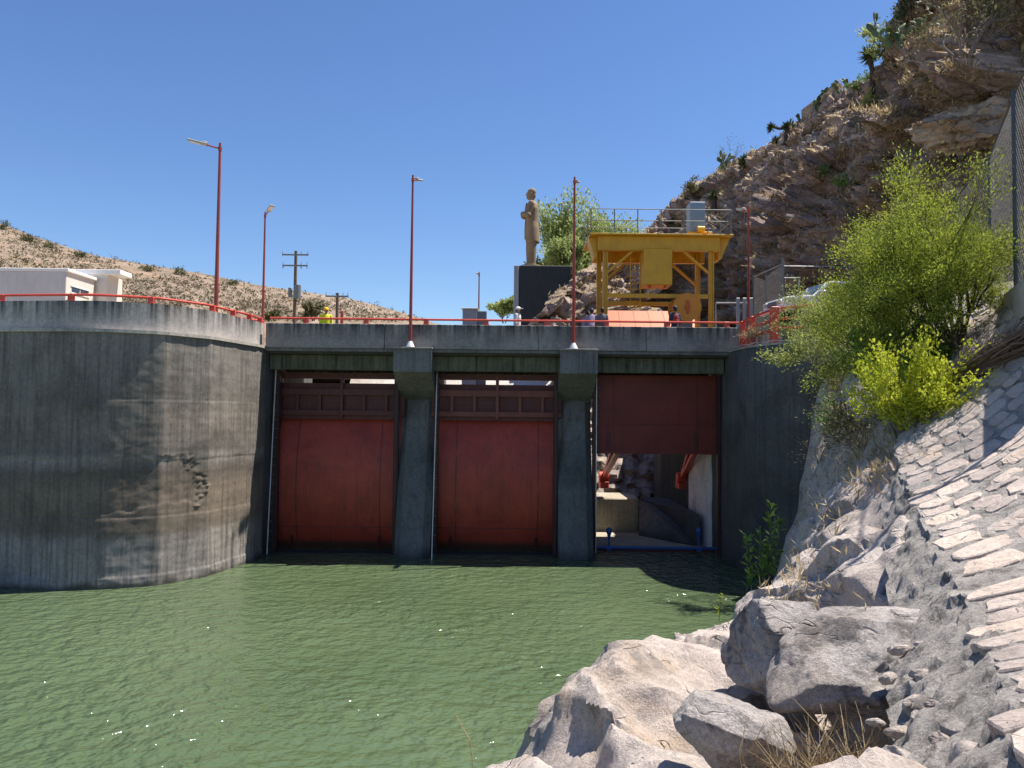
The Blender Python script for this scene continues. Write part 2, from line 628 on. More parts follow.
M['white'] = paint('white_paint', (0.75, 0.74, 0.72), 0.08, 0.6, dirtamt=0.15)
M['sunlit_rail'] = paint('sunlit_rail_tone', (0.7, 0.68, 0.62), 0.2, 0.6, dirtamt=0.4)  # near white colour paints the sun along the ladder rails
M['blue'] = paint('blue_paint', (0.02, 0.08, 0.26), 0.2, 0.4)
M['cabinet'] = paint('cabinet_blue_grey', (0.2, 0.28, 0.36), 0.1, 0.4)
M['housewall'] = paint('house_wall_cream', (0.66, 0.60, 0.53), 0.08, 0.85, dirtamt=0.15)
M['houseshade'] = paint('house_wall_shaded', (0.56, 0.53, 0.52), 0.1, 0.85, scale=1.0, dirt=(0.3, 0.28, 0.27), dirtamt=0.35)  # wall colour greyed to paint the shade on the house front
M['glass'] = paint('dark_window_glass', (0.03, 0.035, 0.04), 0.1, 0.15, dirtamt=0.1, bumps=0.0)
M['asphalt'] = paint('asphalt', (0.07, 0.068, 0.065), 0.25, 0.9, dirtamt=0.3, dirt=(0.16, 0.14, 0.12), streak=False)
M['stone_statue'] = paint('statue_stone', (0.27, 0.195, 0.115), 0.2, 0.9, scale=1.2, dirt=(0.12, 0.09, 0.06), dirtamt=0.5)
M['black_stone'] = paint('black_stone', (0.018, 0.018, 0.02), 0.3, 0.6, scale=1.0, dirt=(0.05, 0.06, 0.03), dirtamt=0.5)
M['grey_trim'] = paint('grey_stone_trim', (0.3, 0.32, 0.35), 0.1, 0.8)
M['wood'] = paint('weathered_wood', (0.12, 0.085, 0.06), 0.3, 0.85)
M['truck_white'] = paint('truck_white', (0.78, 0.79, 0.8), 0.04, 0.25, dirtamt=0.08, bumps=0.0)
M['rubber'] = paint('tyre_rubber', (0.02, 0.02, 0.02), 0.2, 0.8)
M['skin'] = paint('skin', (0.33, 0.17, 0.1), 0.1, 0.6, dirtamt=0.0)
M['hair'] = paint('black_hair', (0.012, 0.01, 0.01), 0.2, 0.6, dirtamt=0.0)
for nm, c in dict(hivis=(0.7, 0.75, 0.03), helmet=(0.85, 0.55, 0.01), shirt_white=(0.75, 0.75, 0.75), shirt_lilac=(0.28, 0.24, 0.33), shirt_navy=(0.03, 0.045, 0.09), shirt_grey=(0.12, 0.12, 0.15), trousers=(0.03, 0.035, 0.05), backpack=(0.2, 0.03, 0.03), shoe=(0.02, 0.018, 0.015)).items():
    M[nm] = paint('cloth_' + nm, c, 0.12, 0.85, dirtamt=0.05)

M['rock_pale'] = rock_mat('pale_rock', [(0.3, (0.45, 0.38, 0.335)), (0.5, (0.58, 0.505, 0.455)), (0.7, (0.65, 0.58, 0.53))], 0.7, dark=(0.17, 0.155, 0.15), darkamt=0.5, speck=0.5, bumpd=0.10, ochreamt=0.35, ochre=(0.47, 0.34, 0.2), crack=False, lam=0.55, patch=(0.54, 0.62), pits=42)
M['rock_grey'] = rock_mat('grey_rock', [(0.3, (0.29, 0.265, 0.25)), (0.5, (0.46, 0.42, 0.395)), (0.7, (0.57, 0.52, 0.485))], 0.9, dark=(0.07, 0.066, 0.068), darkamt=0.7, speck=0.7, bumpd=0.10, ochreamt=0.2, crack=False, lam=0.7, patch=(0.5, 0.6), pits=45)
M['shore'] = rock_mat('shore_rock', [(0.3, (0.42, 0.355, 0.315)), (0.5, (0.56, 0.485, 0.435)), (0.7, (0.64, 0.57, 0.52))], 0.6, dark=(0.2, 0.18, 0.17), darkamt=0.65, speck=0.55, bumpd=0.10, ochreamt=0.4, ochre=(0.42, 0.29, 0.15), crack=False, lam=0.45, patch=(0.52, 0.6), pits=40)
M['mortar'] = rock_mat('mortar', [(0.3, (0.34, 0.315, 0.29)), (0.6, (0.50, 0.465, 0.43))], 2.0, dark=(0.11, 0.10, 0.095), darkamt=0.7, speck=0.8, bumpd=0.10, ochreamt=0.05, crack=False, patch=(0.52, 0.6), pits=26)
M['slab'] = rock_mat('paving_stone', [(0.3, (0.45, 0.385, 0.34)), (0.5, (0.55, 0.48, 0.435)), (0.7, (0.61, 0.54, 0.50))], 1.1, dark=(0.28, 0.25, 0.24), darkamt=0.35, speck=0.5, bumpd=0.03, ochreamt=0.4, ochre=(0.52, 0.42, 0.31), crack=False, lam=1.5, island=True, pits=50)
M['cliff'] = rock_mat('cliff_rock', [(0.28, (0.24, 0.175, 0.162)), (0.45, (0.42, 0.325, 0.3)), (0.58, (0.55, 0.455, 0.415)), (0.75, (0.66, 0.57, 0.52))], 0.33, strata=(0.25, 0.18, 0.168), dark=(0.04, 0.03, 0.032), darkamt=0.85, speck=0.75, bumpd=0.22, ochre=(0.36, 0.2, 0.1), ochreamt=0.45, cscale=0.55, grass=((0.25, 0.185, 0.11), (0.46, 0.36, 0.23)))
M['ledge_rock'] = rock_mat('tan_ledge_rock', [(0.3, (0.34, 0.24, 0.16)), (0.5, (0.5, 0.38, 0.27)), (0.7, (0.58, 0.46, 0.34))], 0.5, dark=(0.1, 0.07, 0.05), darkamt=0.6, speck=0.5, bumpd=0.12, ochre=(0.4, 0.22, 0.1), ochreamt=0.6, cscale=0.7)
M['outcrop'] = rock_mat('outcrop_rock', [(0.3, (0.2, 0.16, 0.14)), (0.5, (0.36, 0.3, 0.26)), (0.7, (0.5, 0.42, 0.36))], 0.4, dark=(0.06, 0.05, 0.05), darkamt=0.8, speck=0.6, bumpd=0.15, cscale=0.6)
M['hill'] = rock_mat('dry_hill', [(0.3, (0.20, 0.145, 0.10)), (0.5, (0.28, 0.21, 0.155)), (0.7, (0.36, 0.28, 0.215))], 0.09, dark=(0.13, 0.115, 0.07), darkamt=0.85, speck=0.6, bumpd=0.4, patch=(0.48, 0.62), ochre=(0.44, 0.3, 0.18), crack=False)
M['ground'] = rock_mat('dry_ground', [(0.3, (0.26, 0.21, 0.15)), (0.7, (0.42, 0.35, 0.27))], 0.1, crack=False, bumpd=0.1)
M['pale_slope'] = rock_mat('pale_slope', [(0.3, (0.5, 0.46, 0.4)), (0.7, (0.65, 0.6, 0.54))], 0.5, crack=False, darkamt=0.3)

M['leaf_mesq'] = leaf_mat('mesquite_leaf', (0.12, 0.16, 0.018), (0.42, 0.48, 0.07), 0.48, 2.2)
M['leaf_pale'] = leaf_mat('pale_leaf', (0.22, 0.26, 0.06), (0.45, 0.49, 0.16), 0.45)
M['leaf_lime'] = leaf_mat('lime_leaf', (0.34, 0.40, 0.025), (0.58, 0.62, 0.07), 0.45)
M['leaf_green'] = leaf_mat('green_leaf', (0.07, 0.15, 0.025), (0.22, 0.33, 0.07), 0.35)
M['leaf_dark'] = leaf_mat('dark_leaf', (0.03, 0.05, 0.02), (0.09, 0.12, 0.045), 0.2)
M['leaf_far'] = leaf_mat('far_tree_leaf', (0.22, 0.28, 0.09), (0.44, 0.50, 0.19), 0.4, 0.6)
M['leaf_olive'] = leaf_mat('olive_leaf', (0.09, 0.09, 0.04), (0.2, 0.19, 0.09), 0.25)
M['leaf_scrub'] = leaf_mat('scrub_leaf', (0.11, 0.095, 0.058), (0.21, 0.175, 0.11), 0.2)
M['cactus'] = leaf_mat('cactus_skin', (0.06, 0.1, 0.05), (0.14, 0.19, 0.09), 0.0)
M['yucca'] = leaf_mat('yucca_blade', (0.035, 0.055, 0.022), (0.10, 0.125, 0.04), 0.1)
M['dry'] = leaf_mat('dry_grass_blade', (0.3, 0.22, 0.12), (0.56, 0.44, 0.26), 0.3)
M['twig'] = paint('dry_twig', (0.15, 0.105, 0.08), 0.3, 0.9)
M['bark'] = paint('bark', (0.06, 0.045, 0.035), 0.3, 0.9)
M['greytwig'] = paint('grey_twig', (0.2, 0.17, 0.145), 0.3, 0.9)


def water_mat():
    m, nt, b = newmat('lake_water')
    v = coords(nt, (1.0, 1.0, 1))
    n0 = noise_tex(nt, v, 0.12, 4, 0.5)
    col = ramp(nt, [(0.3, (0.066, 0.100, 0.048)), (0.7, (0.095, 0.134, 0.070))], n0)
    nt.links.new(col, b.inputs['Base Color'])
    b.inputs['Roughness'].default_value = 0.1
    b.inputs['IOR'].default_value = 1.4
    b.inputs['Specular IOR Level'].default_value = 0.5
    n1 = noise_tex(nt, v, 2.3, 2, 0.5, 0.2)
    n2 = noise_tex(nt, v, 5.5, 2, 0.5, 0.2)
    n3 = noise_tex(nt, v, 0.5, 2, 0.5)
    calm = ramp(nt, [(0.35, 0.45), (0.6, 1.0)], noise_tex(nt, v, 0.16, 3, 0.55))
    h = math_n(nt, 'ADD', math_n(nt, 'MULTIPLY', n1, 1.0), math_n(nt, 'MULTIPLY', n2, 0.3))
    h = math_n(nt, 'ADD', math_n(nt, 'MULTIPLY', h, calm), math_n(nt, 'MULTIPLY', n3, 0.5))
    bump(nt, b, h, 1.0, 0.26)
    return m


M['water'] = water_mat()
# ------------------------------------------------------------------ world and sun
SUN_EL, SUN_H = R(65), Vector((0.955, 0.30, 0)).normalized()
sdir = Vector((SUN_H.x * math.cos(SUN_EL), SUN_H.y * math.cos(SUN_EL), math.sin(SUN_EL)))
w = bpy.data.worlds.new('World')
scene.world = w
w.use_nodes = True
nt = w.node_tree
bg = nt.nodes['Background']
sky = nt.nodes.new('ShaderNodeTexSky')
sky.sky_type = 'NISHITA'
sky.sun_disc = False
sky.sun_elevation = SUN_EL
sky.sun_rotation = math.atan2(SUN_H.x, SUN_H.y)
sky.altitude = 300
sky.air_density = 1.0
sky.dust_density = 0.3
sky.ozone_density = 4.0
hsv = nt.nodes.new('ShaderNodeHueSaturation')
hsv.inputs['Hue'].default_value = 0.507
hsv.inputs['Saturation'].default_value = 1.14
nt.links.new(sky.outputs[0], hsv.inputs['Color'])
nt.links.new(hsv.outputs[0], bg.inputs[0])
bg.inputs[1].default_value = 0.078
sl = bpy.data.lights.new('sun', 'SUN')
sl.energy = 4.6
sl.angle = R(0.53)
sl.color = (1.0, 0.93, 0.84)
so = bpy.data.objects.new('sun', sl)
C.objects.link(so)
so.rotation_euler = (-sdir).to_track_quat('-Z', 'Y').to_euler()
so.location = (30, 15, 60)

scene.view_settings.view_transform = 'Standard'
scene.view_settings.look = 'None'
scene.view_settings.gamma = 1
scene.view_settings.exposure = 1.0
scene.view_settings.use_curve_mapping = False
scene.cycles.max_bounces = 6
scene.cycles.transparent_max_bounces = 8

DECK = 8.9
PAR = 9.75
LEDGE = 8.76

# ------------------------------------------------------------------ ground, water
g = MB()
g.grid([[(x, y, -0.9) for x in (-3000, -300, -60, 60, 300, 3000)] for y in (-400, -30, 60, 300, 4000)])
tag(g.build('ground', M['ground']), kind='structure')
wm = MB()
wm.grid([[(x, y, 0.0) for x in np.linspace(-70, 20, 10)] for y in np.linspace(-40, 36.5, 9)])
tag(wm.build('water', M['water']), kind='structure')

# ------------------------------------------------------------------ tower plan (left wing wall)
plan = [(-90, 58), (-60, 40), (-40, 32), (-30, 29.0), (-22, 27.5), (-18, 27.0), (-15.0, 26.65), (-14.0, 26.7), (-13.2, 26.95), (-12.2, 27.4), (-11.85, 27.75), (-11.1, 28.95)]
cur = [Vector((p.x, p.y, 0)) for p in catmull([(x, y, 0) for x, y in plan], 10)]
cur = [p for p in cur if p.x < -12.1] + [Vector((-11.1, 28.95, 0))]
cur += [Vector((-10.4, 32.2, 0)), Vector((-10.4, 33.2, 0))]
ti = [i for i, p in enumerate(cur) if p.x > -34][0]
near = resample(cur[ti:], 0.09)
# chip polygon in pixels, tested on the projected wall
inv = cam_rot.transposed()


def proj(p):
    q = inv @ (Vector(p) - CAM)
    return 512 + F * q.x / -q.z, 384 - F * q.y / -q.z


def inpoly(x, y, poly):
    c = False
    n = len(poly)
    for i in range(n):
        (x0, y0), (x1, y1) = poly[i], poly[i - 1]
        if (y0 > y) != (y1 > y) and x < (x1 - x0) * (y - y0) / (y1 - y0) + x0:
            c = not c
    return c


tower = thing('wing_wall', (-16, 30, 0), 'big curved grey concrete wing wall rising from the water left of the red gates', 'wall')
# broken facing: given in metres (distance along the wall from its corner, height)
chip = [(-3.9, 3.95), (-3.0, 4.35), (-2.1, 4.35), (-1.4, 4.45), (-0.55, 4.55), (-0.35, 3.8), (-0.2, 3.2), (-0.3, 2.75), (-1.5, 2.75), (-2.6, 2.6), (-4.2, 2.5), (-4.3, 3.2)]
rub = [(-1.05, 4.5), (-0.5, 4.55), (-0.3, 3.8), (-0.12, 3.2), (-0.15, 2.6), (-0.55, 2.7), (-0.5, 3.3), (-0.85, 3.8)]
L = [0]
for a, b in zip(near, near[1:]):
    L.append(L[-1] + (b - a).length)
# index of corner (-11.1,29)
ci = min(range(len(near)), key=lambda i: (near[i] - Vector((-11.1, 28.95, 0))).length)
zs = list(np.linspace(-0.9, LEDGE, 210))
P = []
for z in zs:
    row = []
    for i, p in enumerate(near):
        a, b = near[max(0, i - 1)], near[min(len(near) - 1, i + 1)]
        t = (b - a).normalized()
        n = Vector((t.y, -t.x, 0))
        s = L[i] - L[ci]
        jx, jz = s + 0.25 * fbm((s, z, 1), 1.5), z + 0.2 * fbm((s, z, 4), 1.5)
        d = 0.02 * fbm((p.x, p.y, z * 1.5), 0.5, 4)
        # pour lifts: each lift stands a little proud of its neighbour
        for lz, off in ((2.35, 0.02), (4.3, -0.015), (6.4, 0.012)):
            if z < lz:
                d += off
            d -= 0.018 * max(0, fbm((s, lz, 8), .9) + .35) * math.exp(-((z - lz + 0.03 * fbm((s, lz, 3), .8)) / 0.035) ** 2)
        d += 0.01 * fbm((s, z, 2), 3.0)
        if inpoly(jx, jz, chip):
            d -= 0.025 + 0.02 * fbm((s, z, 7), 2.0)
        if inpoly(jx, jz, rub):
            d += 0.02 + 0.09 * (0.5 - noise.voronoi(Vector((s * 7, z * 6, 0)))[0][0]) + 0.03 * fbm((s, z, 9), 8)
        if z < 0.35:
            d += 0.02 + 0.03 * fbm((s, z, 5), 2.2)
        row.append(p + n * d + Vector((0, 0, z)))
    P.append(row)
mb = MB()
mb.grid([r_[:ci + 1] for r_ in P])
mb.grid([r_[ci:] for r_ in P])
tw = mb.build('wall', M['tower'], tower, smooth=True, fix=False)
for poly in tw.data.polygons:
    pass
# hidden inner return and far run of the wall, ledge, fill
far = cur[:ti + 1]
mb = MB()
mb.grid([[p + Vector((0, 0, z)) for p in far] for z in (-0.9, LEDGE)])
mb.grid([[p + Vector((0, 0, z)) for p in (cur[-1], Vector((-10.4, 41, 0)))] for z in (-0.9, LEDGE)])
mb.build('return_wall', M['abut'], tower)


def offset(c, d):
    out = []
    for i, p in enumerate(c):
        a, b = c[max(0, i - 1)], c[min(len(c) - 1, i + 1)]
        t = (b - a).normalized()
        out.append(p + Vector((t.y, -t.x, 0)) * d)
    return out


crv = resample(cur, 0.4)
o1, o2, o3 = offset(crv, 0.09), offset(crv, -0.13), offset(crv, -0.42)
mb = MB()
V3 = lambda p, z: Vector((p.x, p.y, z))
mb.grid([[V3(p, LEDGE - 0.09) for p in crv], [V3(p, LEDGE - 0.09) for p in o1], [V3(p, LEDGE + 0.02) for p in o1], [V3(p, LEDGE + 0.02) for p in o3]])
mb.build('ledge', M['ledge'], tower)
mb = MB()
mb.grid([[V3(p, LEDGE - 0.2) for p in o2], [V3(p, PAR) for p in o2], [V3(p, PAR) for p in o3], [V3(p, LEDGE - 0.2) for p in o3]])
e0, e1 = o2[-1], o3[-1]
mb.add([V3(e0, LEDGE - 0.2), V3(e0, PAR), V3(e1, PAR), V3(e1, LEDGE - 0.2)], [(0, 1, 2, 3)])
mb.build('parapet', M['parapet'], tower)
# paved crest behind the parapet
mb = MB()
top = [V3(p, DECK - 0.06) for p in offset(crv, -0.3)]
ctr = Vector((-30, 62, DECK - 0.06))
mb.grid([top, [Vector((min(p.x, -10.45) if p.y < 40 else p.x, max(p.y, 62), DECK - 0.06)) for p in top]])
tag(mb.build('crest_road', M['ground']), kind='structure')

# ------------------------------------------------------------------ bridge
br = thing('bridge', (-0.5, 36, 8), 'grey concrete road bridge deck with stained parapet above the three red gates', 'bridge')
mb = MB()
xs = [-10.33, -5.35, 1.1, 5.6, 9.5]
for a, b in zip(xs, xs[1:]):
    mb.box(a + 0.008, b - 0.008, 32.85, 33.15, 8.72, PAR, 0.02)
mb.build('parapet', M['parapet_shaded'], br)
mb = MB()
for a, b in zip(xs, xs[1:]):
    mb.box(a + 0.008, b - 0.008, 39.2, 39.5, 8.72, PAR, 0.02)
mb.build('parapet', M['parapet_shaded'], br)
mb = MB()
mb.box(-10.38, 9.6, 33.152, 39.198, 8.5, DECK - 0.02, 0.02)
mb.build('deck', M['asphalt'], br)
mb = MB()
for y in (33.6, 36.2, 38.6):
    mb.box(-10.36, 9.06, y, y + 0.5, 7.85, 8.498, 0.03)
mb.build('beam', M['mossy'], br)
mb = MB()
mb.box(-10.37, 9.5, 32.9, 33.148, 8.58, 8.717, 0.02)
mb.build('kerb', M['pier'], br)

# ------------------------------------------------------------------ piers
for (x0, x1, lab) in ((-4.88, -3.38, 'left dark concrete pier with a flared head between the two closed red gates'),
                      (2.03, 3.50, 'right dark concrete pier with a flared head beside the raised red gate')):
    pr = thing('bridge_pier', ((x0 + x1) / 2, 36, 0), lab, 'pier', 'concrete piers between the gates')
    # body with battered, chamfered nose
    mb = MB()
    ch = 0.28
    rows = []
    for z, yn in ((-0.9, 32.85), (0, 33.0), (2.4, 33.7), (5.0, 34.5), (7.0, 35.1), (8.49, 35.2)):
        rows.append([(x0, 40.5, z), (x0, yn + ch, z), (x0 + ch, yn, z), (x1 - ch, yn, z), (x1, yn + ch, z), (x1, 40.5, z)])
    mb.grid(rows)
    mb.add(rows[-1], [tuple(range(6))])
    mb.build('shaft', M['pier'], pr)
    mb = MB()
    # corbelled head: prism in YZ
    prof = [(x0 - 0.04, 32.55, 8.7), (x0 - 0.04, 32.55, 7.75), (x0 - 0.04, 35.3, 6.5), (x0 - 0.04, 35.6, 6.5), (x0 - 0.04, 35.6, 7.84), (x0 - 0.04, 32.84, 8.5), (x0 - 0.04, 32.84, 8.7)]
    mb.prism(prof, (x1 - x0 + 0.08, 0, 0))
    mb.build('head', M['pier'], pr)
    mb = MB()
    mb.box(x0 - 0.07, x1 + 0.07, 32.48, 32.84, 8.703, 8.77, 0.01)
    mb.build('cap', M['ledge'], pr)


# ------------------------------------------------------------------ gates
def gate(x0, x1, lift, label, top=3.15):
    """Radial gate: curved skin plate, side seals, ribs, arms and trunnions."""
    gt = thing('sluice_gate', ((x0 + x1) / 2, 35.3, 0 + lift), label, 'gate', 'red radial sluice gates')
    ty, tz, rad = 41.3, 2.8, 6.75
    a_lo = -math.asin((tz + 0.35) / rad)
    a_hi = math.asin(top / rad)
    sh = lift / rad
    a_lo, a_hi = a_lo + sh, a_hi + sh
    if lift:
        pt = lambda a, r, x: Vector((x, 34.55 + (rad - r), 4.42 + (a - a_lo) / (a_hi - a_lo) * 3.38))
    else:
        pt = lambda a, r, x: Vector((x, ty - r * math.cos(a), tz + r * math.sin(a)))
    mb = MB()
    aa = np.linspace(a_lo, a_hi, 28)
    X0, X1 = x0 + 0.02, x1 + (0.1 if not lift else 0.0)
    P = [[pt(a, rad, x) for x in np.linspace(X0, X1, 12)] for a in aa]
    P2 = [[pt(a, rad - 0.03, x) for x in np.linspace(X0, X1, 12)] for a in aa]
    for r_i in range(len(P)):
        for c_i in range(12):
            P[r_i][c_i] = P[r_i][c_i] + Vector((0, 0.012 * fbm(P[r_i][c_i], 0.8, 3), 0))
    mb.grid(P)
    mb.grid(P2)
    mb.grid([P[0], P2[0]])
    mb.grid([P[-1], P2[-1]])
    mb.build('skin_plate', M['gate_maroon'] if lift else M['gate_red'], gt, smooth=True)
    for x in (X0 + 0.05, X1 - 0.05):
        mb = MB()
        for a, b in zip(aa, aa[1:]):
            mb.bar(pt(a, rad + 0.03, x), pt(b, rad + 0.03, x), 0.09, 0.05, up=(0, -1, 0.01))
        mb.build('side_seal', M['gate_dark'], gt)
    mb = MB()
    for x in (X0 + 0.95, X1 - 0.95):
        for a, b in zip(aa[::3], aa[3::3]):
            mb.bar(pt(a, rad + 0.006, x), pt(b, rad + 0.006, x), 0.035, 0.012, up=(0, -1, 0.01))
    mb.bar(pt(a_lo + 0.22, rad + 0.006, X0 + .1), pt(a_lo + 0.22, rad + 0.006, X1 - .1), 0.012, 0.03)
    mb.build('plate_seam', M['gate_dark'], gt)
    mb = MB()
    mb.bar(pt(a_lo, rad - 0.02, X0), pt(a_lo, rad - 0.02, X1), 0.12, 0.12)
    for x in np.linspace(X0 + .3, X1 - .3, 6):
        for a, b in zip(aa[::3], aa[3::3]):
            mb.bar(pt(a, rad - 0.18, x), pt(b, rad - 0.18, x), 0.06, 0.26, up=(0, -1, 0.01))
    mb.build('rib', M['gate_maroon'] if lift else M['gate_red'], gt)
    for sx in (0, 1):
        xt = x0 + (1.35 if lift else .35) if sx == 0 else x1 - (0.15 if lift else .35)
        xi = xt + (0.35 if sx == 0 else -0.35)
        mb = MB()
        for a in (a_lo + 0.16, a_hi - 0.2):
            mb.bar(pt(a, rad - 0.3, xi), (xt, ty, tz), 0.22, 0.2)
        mb.bar(pt(a_lo + 0.3, 4.2, xi), pt(a_hi - 0.35, 4.2, xi), 0.12, 0.12)
        mb.bar(pt(a_lo + 0.22, 2.4, xi), pt(a_hi - 0.27, 2.4, xi), 0.12, 0.12)
        mb.build('arm', M['red'], gt)
        mb = MB()
        mb.tube([(xt - 0.25, ty, tz), (xt + 0.25, ty, tz)], 0.3, 16)
        mb.box(xt - 0.22, xt + 0.22, ty - 0.35, ty + 0.6, tz - 0.55, tz - 0.2, 0.02)
        mb.build('trunnion', M['red'], gt)
    for x in (X0 + 0.72, X1 - 1.0):
        mb = MB()
        mb.box(x - 0.03, x + 0.03, 0, 0.01, 0, 0.01)
        mb.v = []; mb.f = []; mb.mi = []
        mb.bar(pt(a_lo + 0.02, rad + 0.03, x), pt(a_lo + 0.16, rad + 0.03, x), 0.12, 0.05, up=(0, -1, 0.01))
        mb.build('lifting_lug', M['gate_dark'], gt)
    return gt


gate(-10.36, -4.88, 0.0, 'closed dark red gate next to the curved wing wall')
gate(-3.38, 2.03, 0.0, 'closed dark red gate between the two concrete piers')
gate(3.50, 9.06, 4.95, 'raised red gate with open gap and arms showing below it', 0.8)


def breast_frame(x0, x1, mat, label):
    fr = thing('breast_frame', ((x0 + x1) / 2, 34.9, 5.5), label, 'steel frame', 'steel frames above the closed gates')
    Y = 34.75
    zz = lambda py: 6 + (414 - py) / F * Y
    mb = MB()
    mb.box(x0, x1, Y, Y + .28, zz(396), zz(389.5), 0.01)
    mb.build('chord', mat, fr)
    mb = MB()
    mb.box(x0, x1, Y, Y + .28, zz(416), zz(411), 0.01)
    mb.build('chord', mat, fr)
    n = 5
    for i in range(n):
        mb = MB()
        x = x0 + (x1 - x0) * (i + 0.9) / (n + 0.75)
        z0 = zz(411) if i != 2 else zz(418)
        z1 = zz(396) if i != 2 else zz(375)
        mb.box(x - .07, x + .07, Y + .02 if i != 2 else Y - .03, Y + .24, z0, z1, 0.008)
        mb.build('post', mat, fr)
    mb = MB()
    mb.box(x0, x1, Y + .2, Y + .23, zz(420), zz(383.8))
    for py in (400, 404, 408):
        mb.box(x0, x1, Y + .16, Y + .199, zz(py + .8), zz(py))
    mb.build('back_panel', M['gate_dark'], fr)
    mb = MB()
    mb.box(x0, x1, Y, Y + .25, zz(379.5), zz(374), 0.01)
    mb.build('top_beam', M['gate_dark'], fr)
    for x in (x0 + .1, x1 - .1):
        mb = MB()
        mb.box(x - .09, x + .09, Y + .06, Y + .2, zz(417), zz(372))
        mb.build('end_post', M['gate_dark'], fr)


breast_frame(-10.34, -4.72, M['gate_dark'], 'dark red steel frame above the left closed gate')
breast_frame(-3.54, 2.2, M['gate_faded'], 'faded pinkish red steel frame above the middle closed gate')
# breast beam above the raised gate and guides
for x0, x1 in ((-10.39, -10.08), (-5.1, -4.89), (-3.37, -3.16), (1.82, 2.02), (3.51, 3.68), (8.92, 9.08)):
    lab = {-10.39: 'dark guide strip at the wing wall end of the left gate', -5.1: 'dark guide strip at the pier end of the left gate', -3.37: 'dark guide strip at the left pier end of the middle gate', 1.82: 'dark guide strip at the right pier end of the middle gate', 3.51: 'dark guide strip between right pier and open gap', 8.92: 'dark guide strip between open gap and right abutment'}[x0]
    mb = MB()
    mb.box(x0, x1, 34.15, 34.4, -0.6, 7.8, 0.01)
    mb.box(x0 + 0.05, x1 - .05, 34.1, 34.148, -0.6, 7.8)
    o = mb.build('gate_guide', M['guide'])
    tag(o, lab, 'gate guide', 'gate guides beside the gates')
mb = MB()
mb.box(3.52, 9.05, 35.3, 35.68, -0.6, 0.10, 0.02)
tag(mb.build('gate_sill', M['gate_dark']), 'dark red sill beam across the foot of the open gap', 'sill')
for x0, x1, l in ((-10.3, -4.9, 'left'), (-3.36, 2.0, 'middle')):
    mb = MB()
    mb.box(x0, x1, 34.0, 34.7, -0.6, 0.02, 0.02)  # plain black strip at water level
    tag(mb.build('gate_sill', M['rubber']), 'black sill at the foot of the %s closed gate' % l, 'sill')

# blue pipe and its floats
bp = thing('boom_pipe', (6.1, 34.4, 0.2), 'blue steel pipe with two round floats lying across the open gap', 'pipe')
mb = MB()
z0 = at(655, 548, 34.4).z
mb.tube([(3.55, 34.4, z0), (9.02, 34.4, z0)], 0.065, 10)
mb.build('pipe', M['blue'], bp)
for px in (609, 699):
    c = at(px, 531, 34.4)
    mb = MB()
    mb.ell(c, (0.13, 0.13, 0.16), 14, 10)
    mb.tube([c, (c.x, c.y, c.z - 0.35)], [0.11, 0.05], 10)
    mb.tube([(c.x, c.y, c.z - 0.2), (c.x, c.y, z0 - 0.1)], 0.035, 8)
    mb.box(c.x - .1, c.x + .1, c.y - .13, c.y + .13, z0 - .12, z0 - .02, 0.01)
    mb.build('float', M['blue'], bp, smooth=True)

# ladders on the bays
for x, yt, yb, zt, zb, lab in ((-10.2, 34.0, 33.3, 7.85, 0.05, 'whitish iron ladder leaning against the wing wall end of the left gate'),
                           (-3.24, 34.0, 32.8, 7.75, 0.0, 'whitish iron ladder leaning along the left pier'),
                           (3.66, 34.05, 34.0, 7.8, 0.1, 'thin whitish iron ladder beside the raised gate on the right pier')):
    ld = thing('ladder', (x, yb, zb), lab, 'ladder', 'iron ladders beside the gates')
    mb = MB()
    mb.bar((x, yb, zb), (x, yt, zt), 0.035, 0.04, up=(0, 1, 0))
    mb.build('rail', M['sunlit_rail'], ld)
    n = 20
    for i in range(n):
        mb = MB()
        t = (i + .5) / n
        y = yb + (yt - yb) * t
        z = zb + (zt - zb) * t
        mb.tube([(x - .04, y - .02, z), (x + .13, y + .05, z)], 0.011, 6)
        mb.build('rung', M['steel'], ld)

# ------------------------------------------------------------------ right wing wall
plan2 = [(9.1, 41), (9.1, 36), (9.1, 33.0), (9.12, 31.6), (9.35, 30.2), (9.9, 29.1), (11.0, 28.3), (12.5, 27.6), (14.5, 27.0), (18, 26.5)]
c2 = resample([Vector((p.x, p.y, 0)) for p in catmull([(x, y, 0) for x, y in plan2], 8)], 0.15)
rw = thing('wing_wall', (10, 31, 0), 'dark shaded curved concrete wing wall right of the raised gate', 'wall')
P = []
for z in np.linspace(-0.9, LEDGE, 60):
    row = []
    for i, p in enumerate(c2):
        a, b = c2[max(0, i - 1)], c2[min(len(c2) - 1, i + 1)]
        t = (b - a).normalized()
        n = Vector((-t.y, t.x, 0)) * -1
        d = 0.02 * fbm((p.x, p.y, z), 0.7, 4) + (0.03 if z < 5.7 else 0)
        row.append(p + n * d + Vector((0, 0, z)))
    P.append(row)
mb = MB()
mb.grid(P)
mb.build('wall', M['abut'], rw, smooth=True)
i1, i2 = offset(c2, 0.05), offset(c2, -0.45)
mb = MB()
mb.grid([[V3(p, LEDGE - 0.05) for p in c2], [V3(p, LEDGE - .05) for p in i1], [V3(p, LEDGE + 0.03) for p in i1], [V3(p, LEDGE + 0.03) for p in i2]])
mb.grid([[V3(p, LEDGE - 0.05) for p in c2], [V3(p, LEDGE - .05) for p in i2], [V3(p, LEDGE + 0.03) for p in i2]])
mb.build('ledge', M['ledge'], rw)
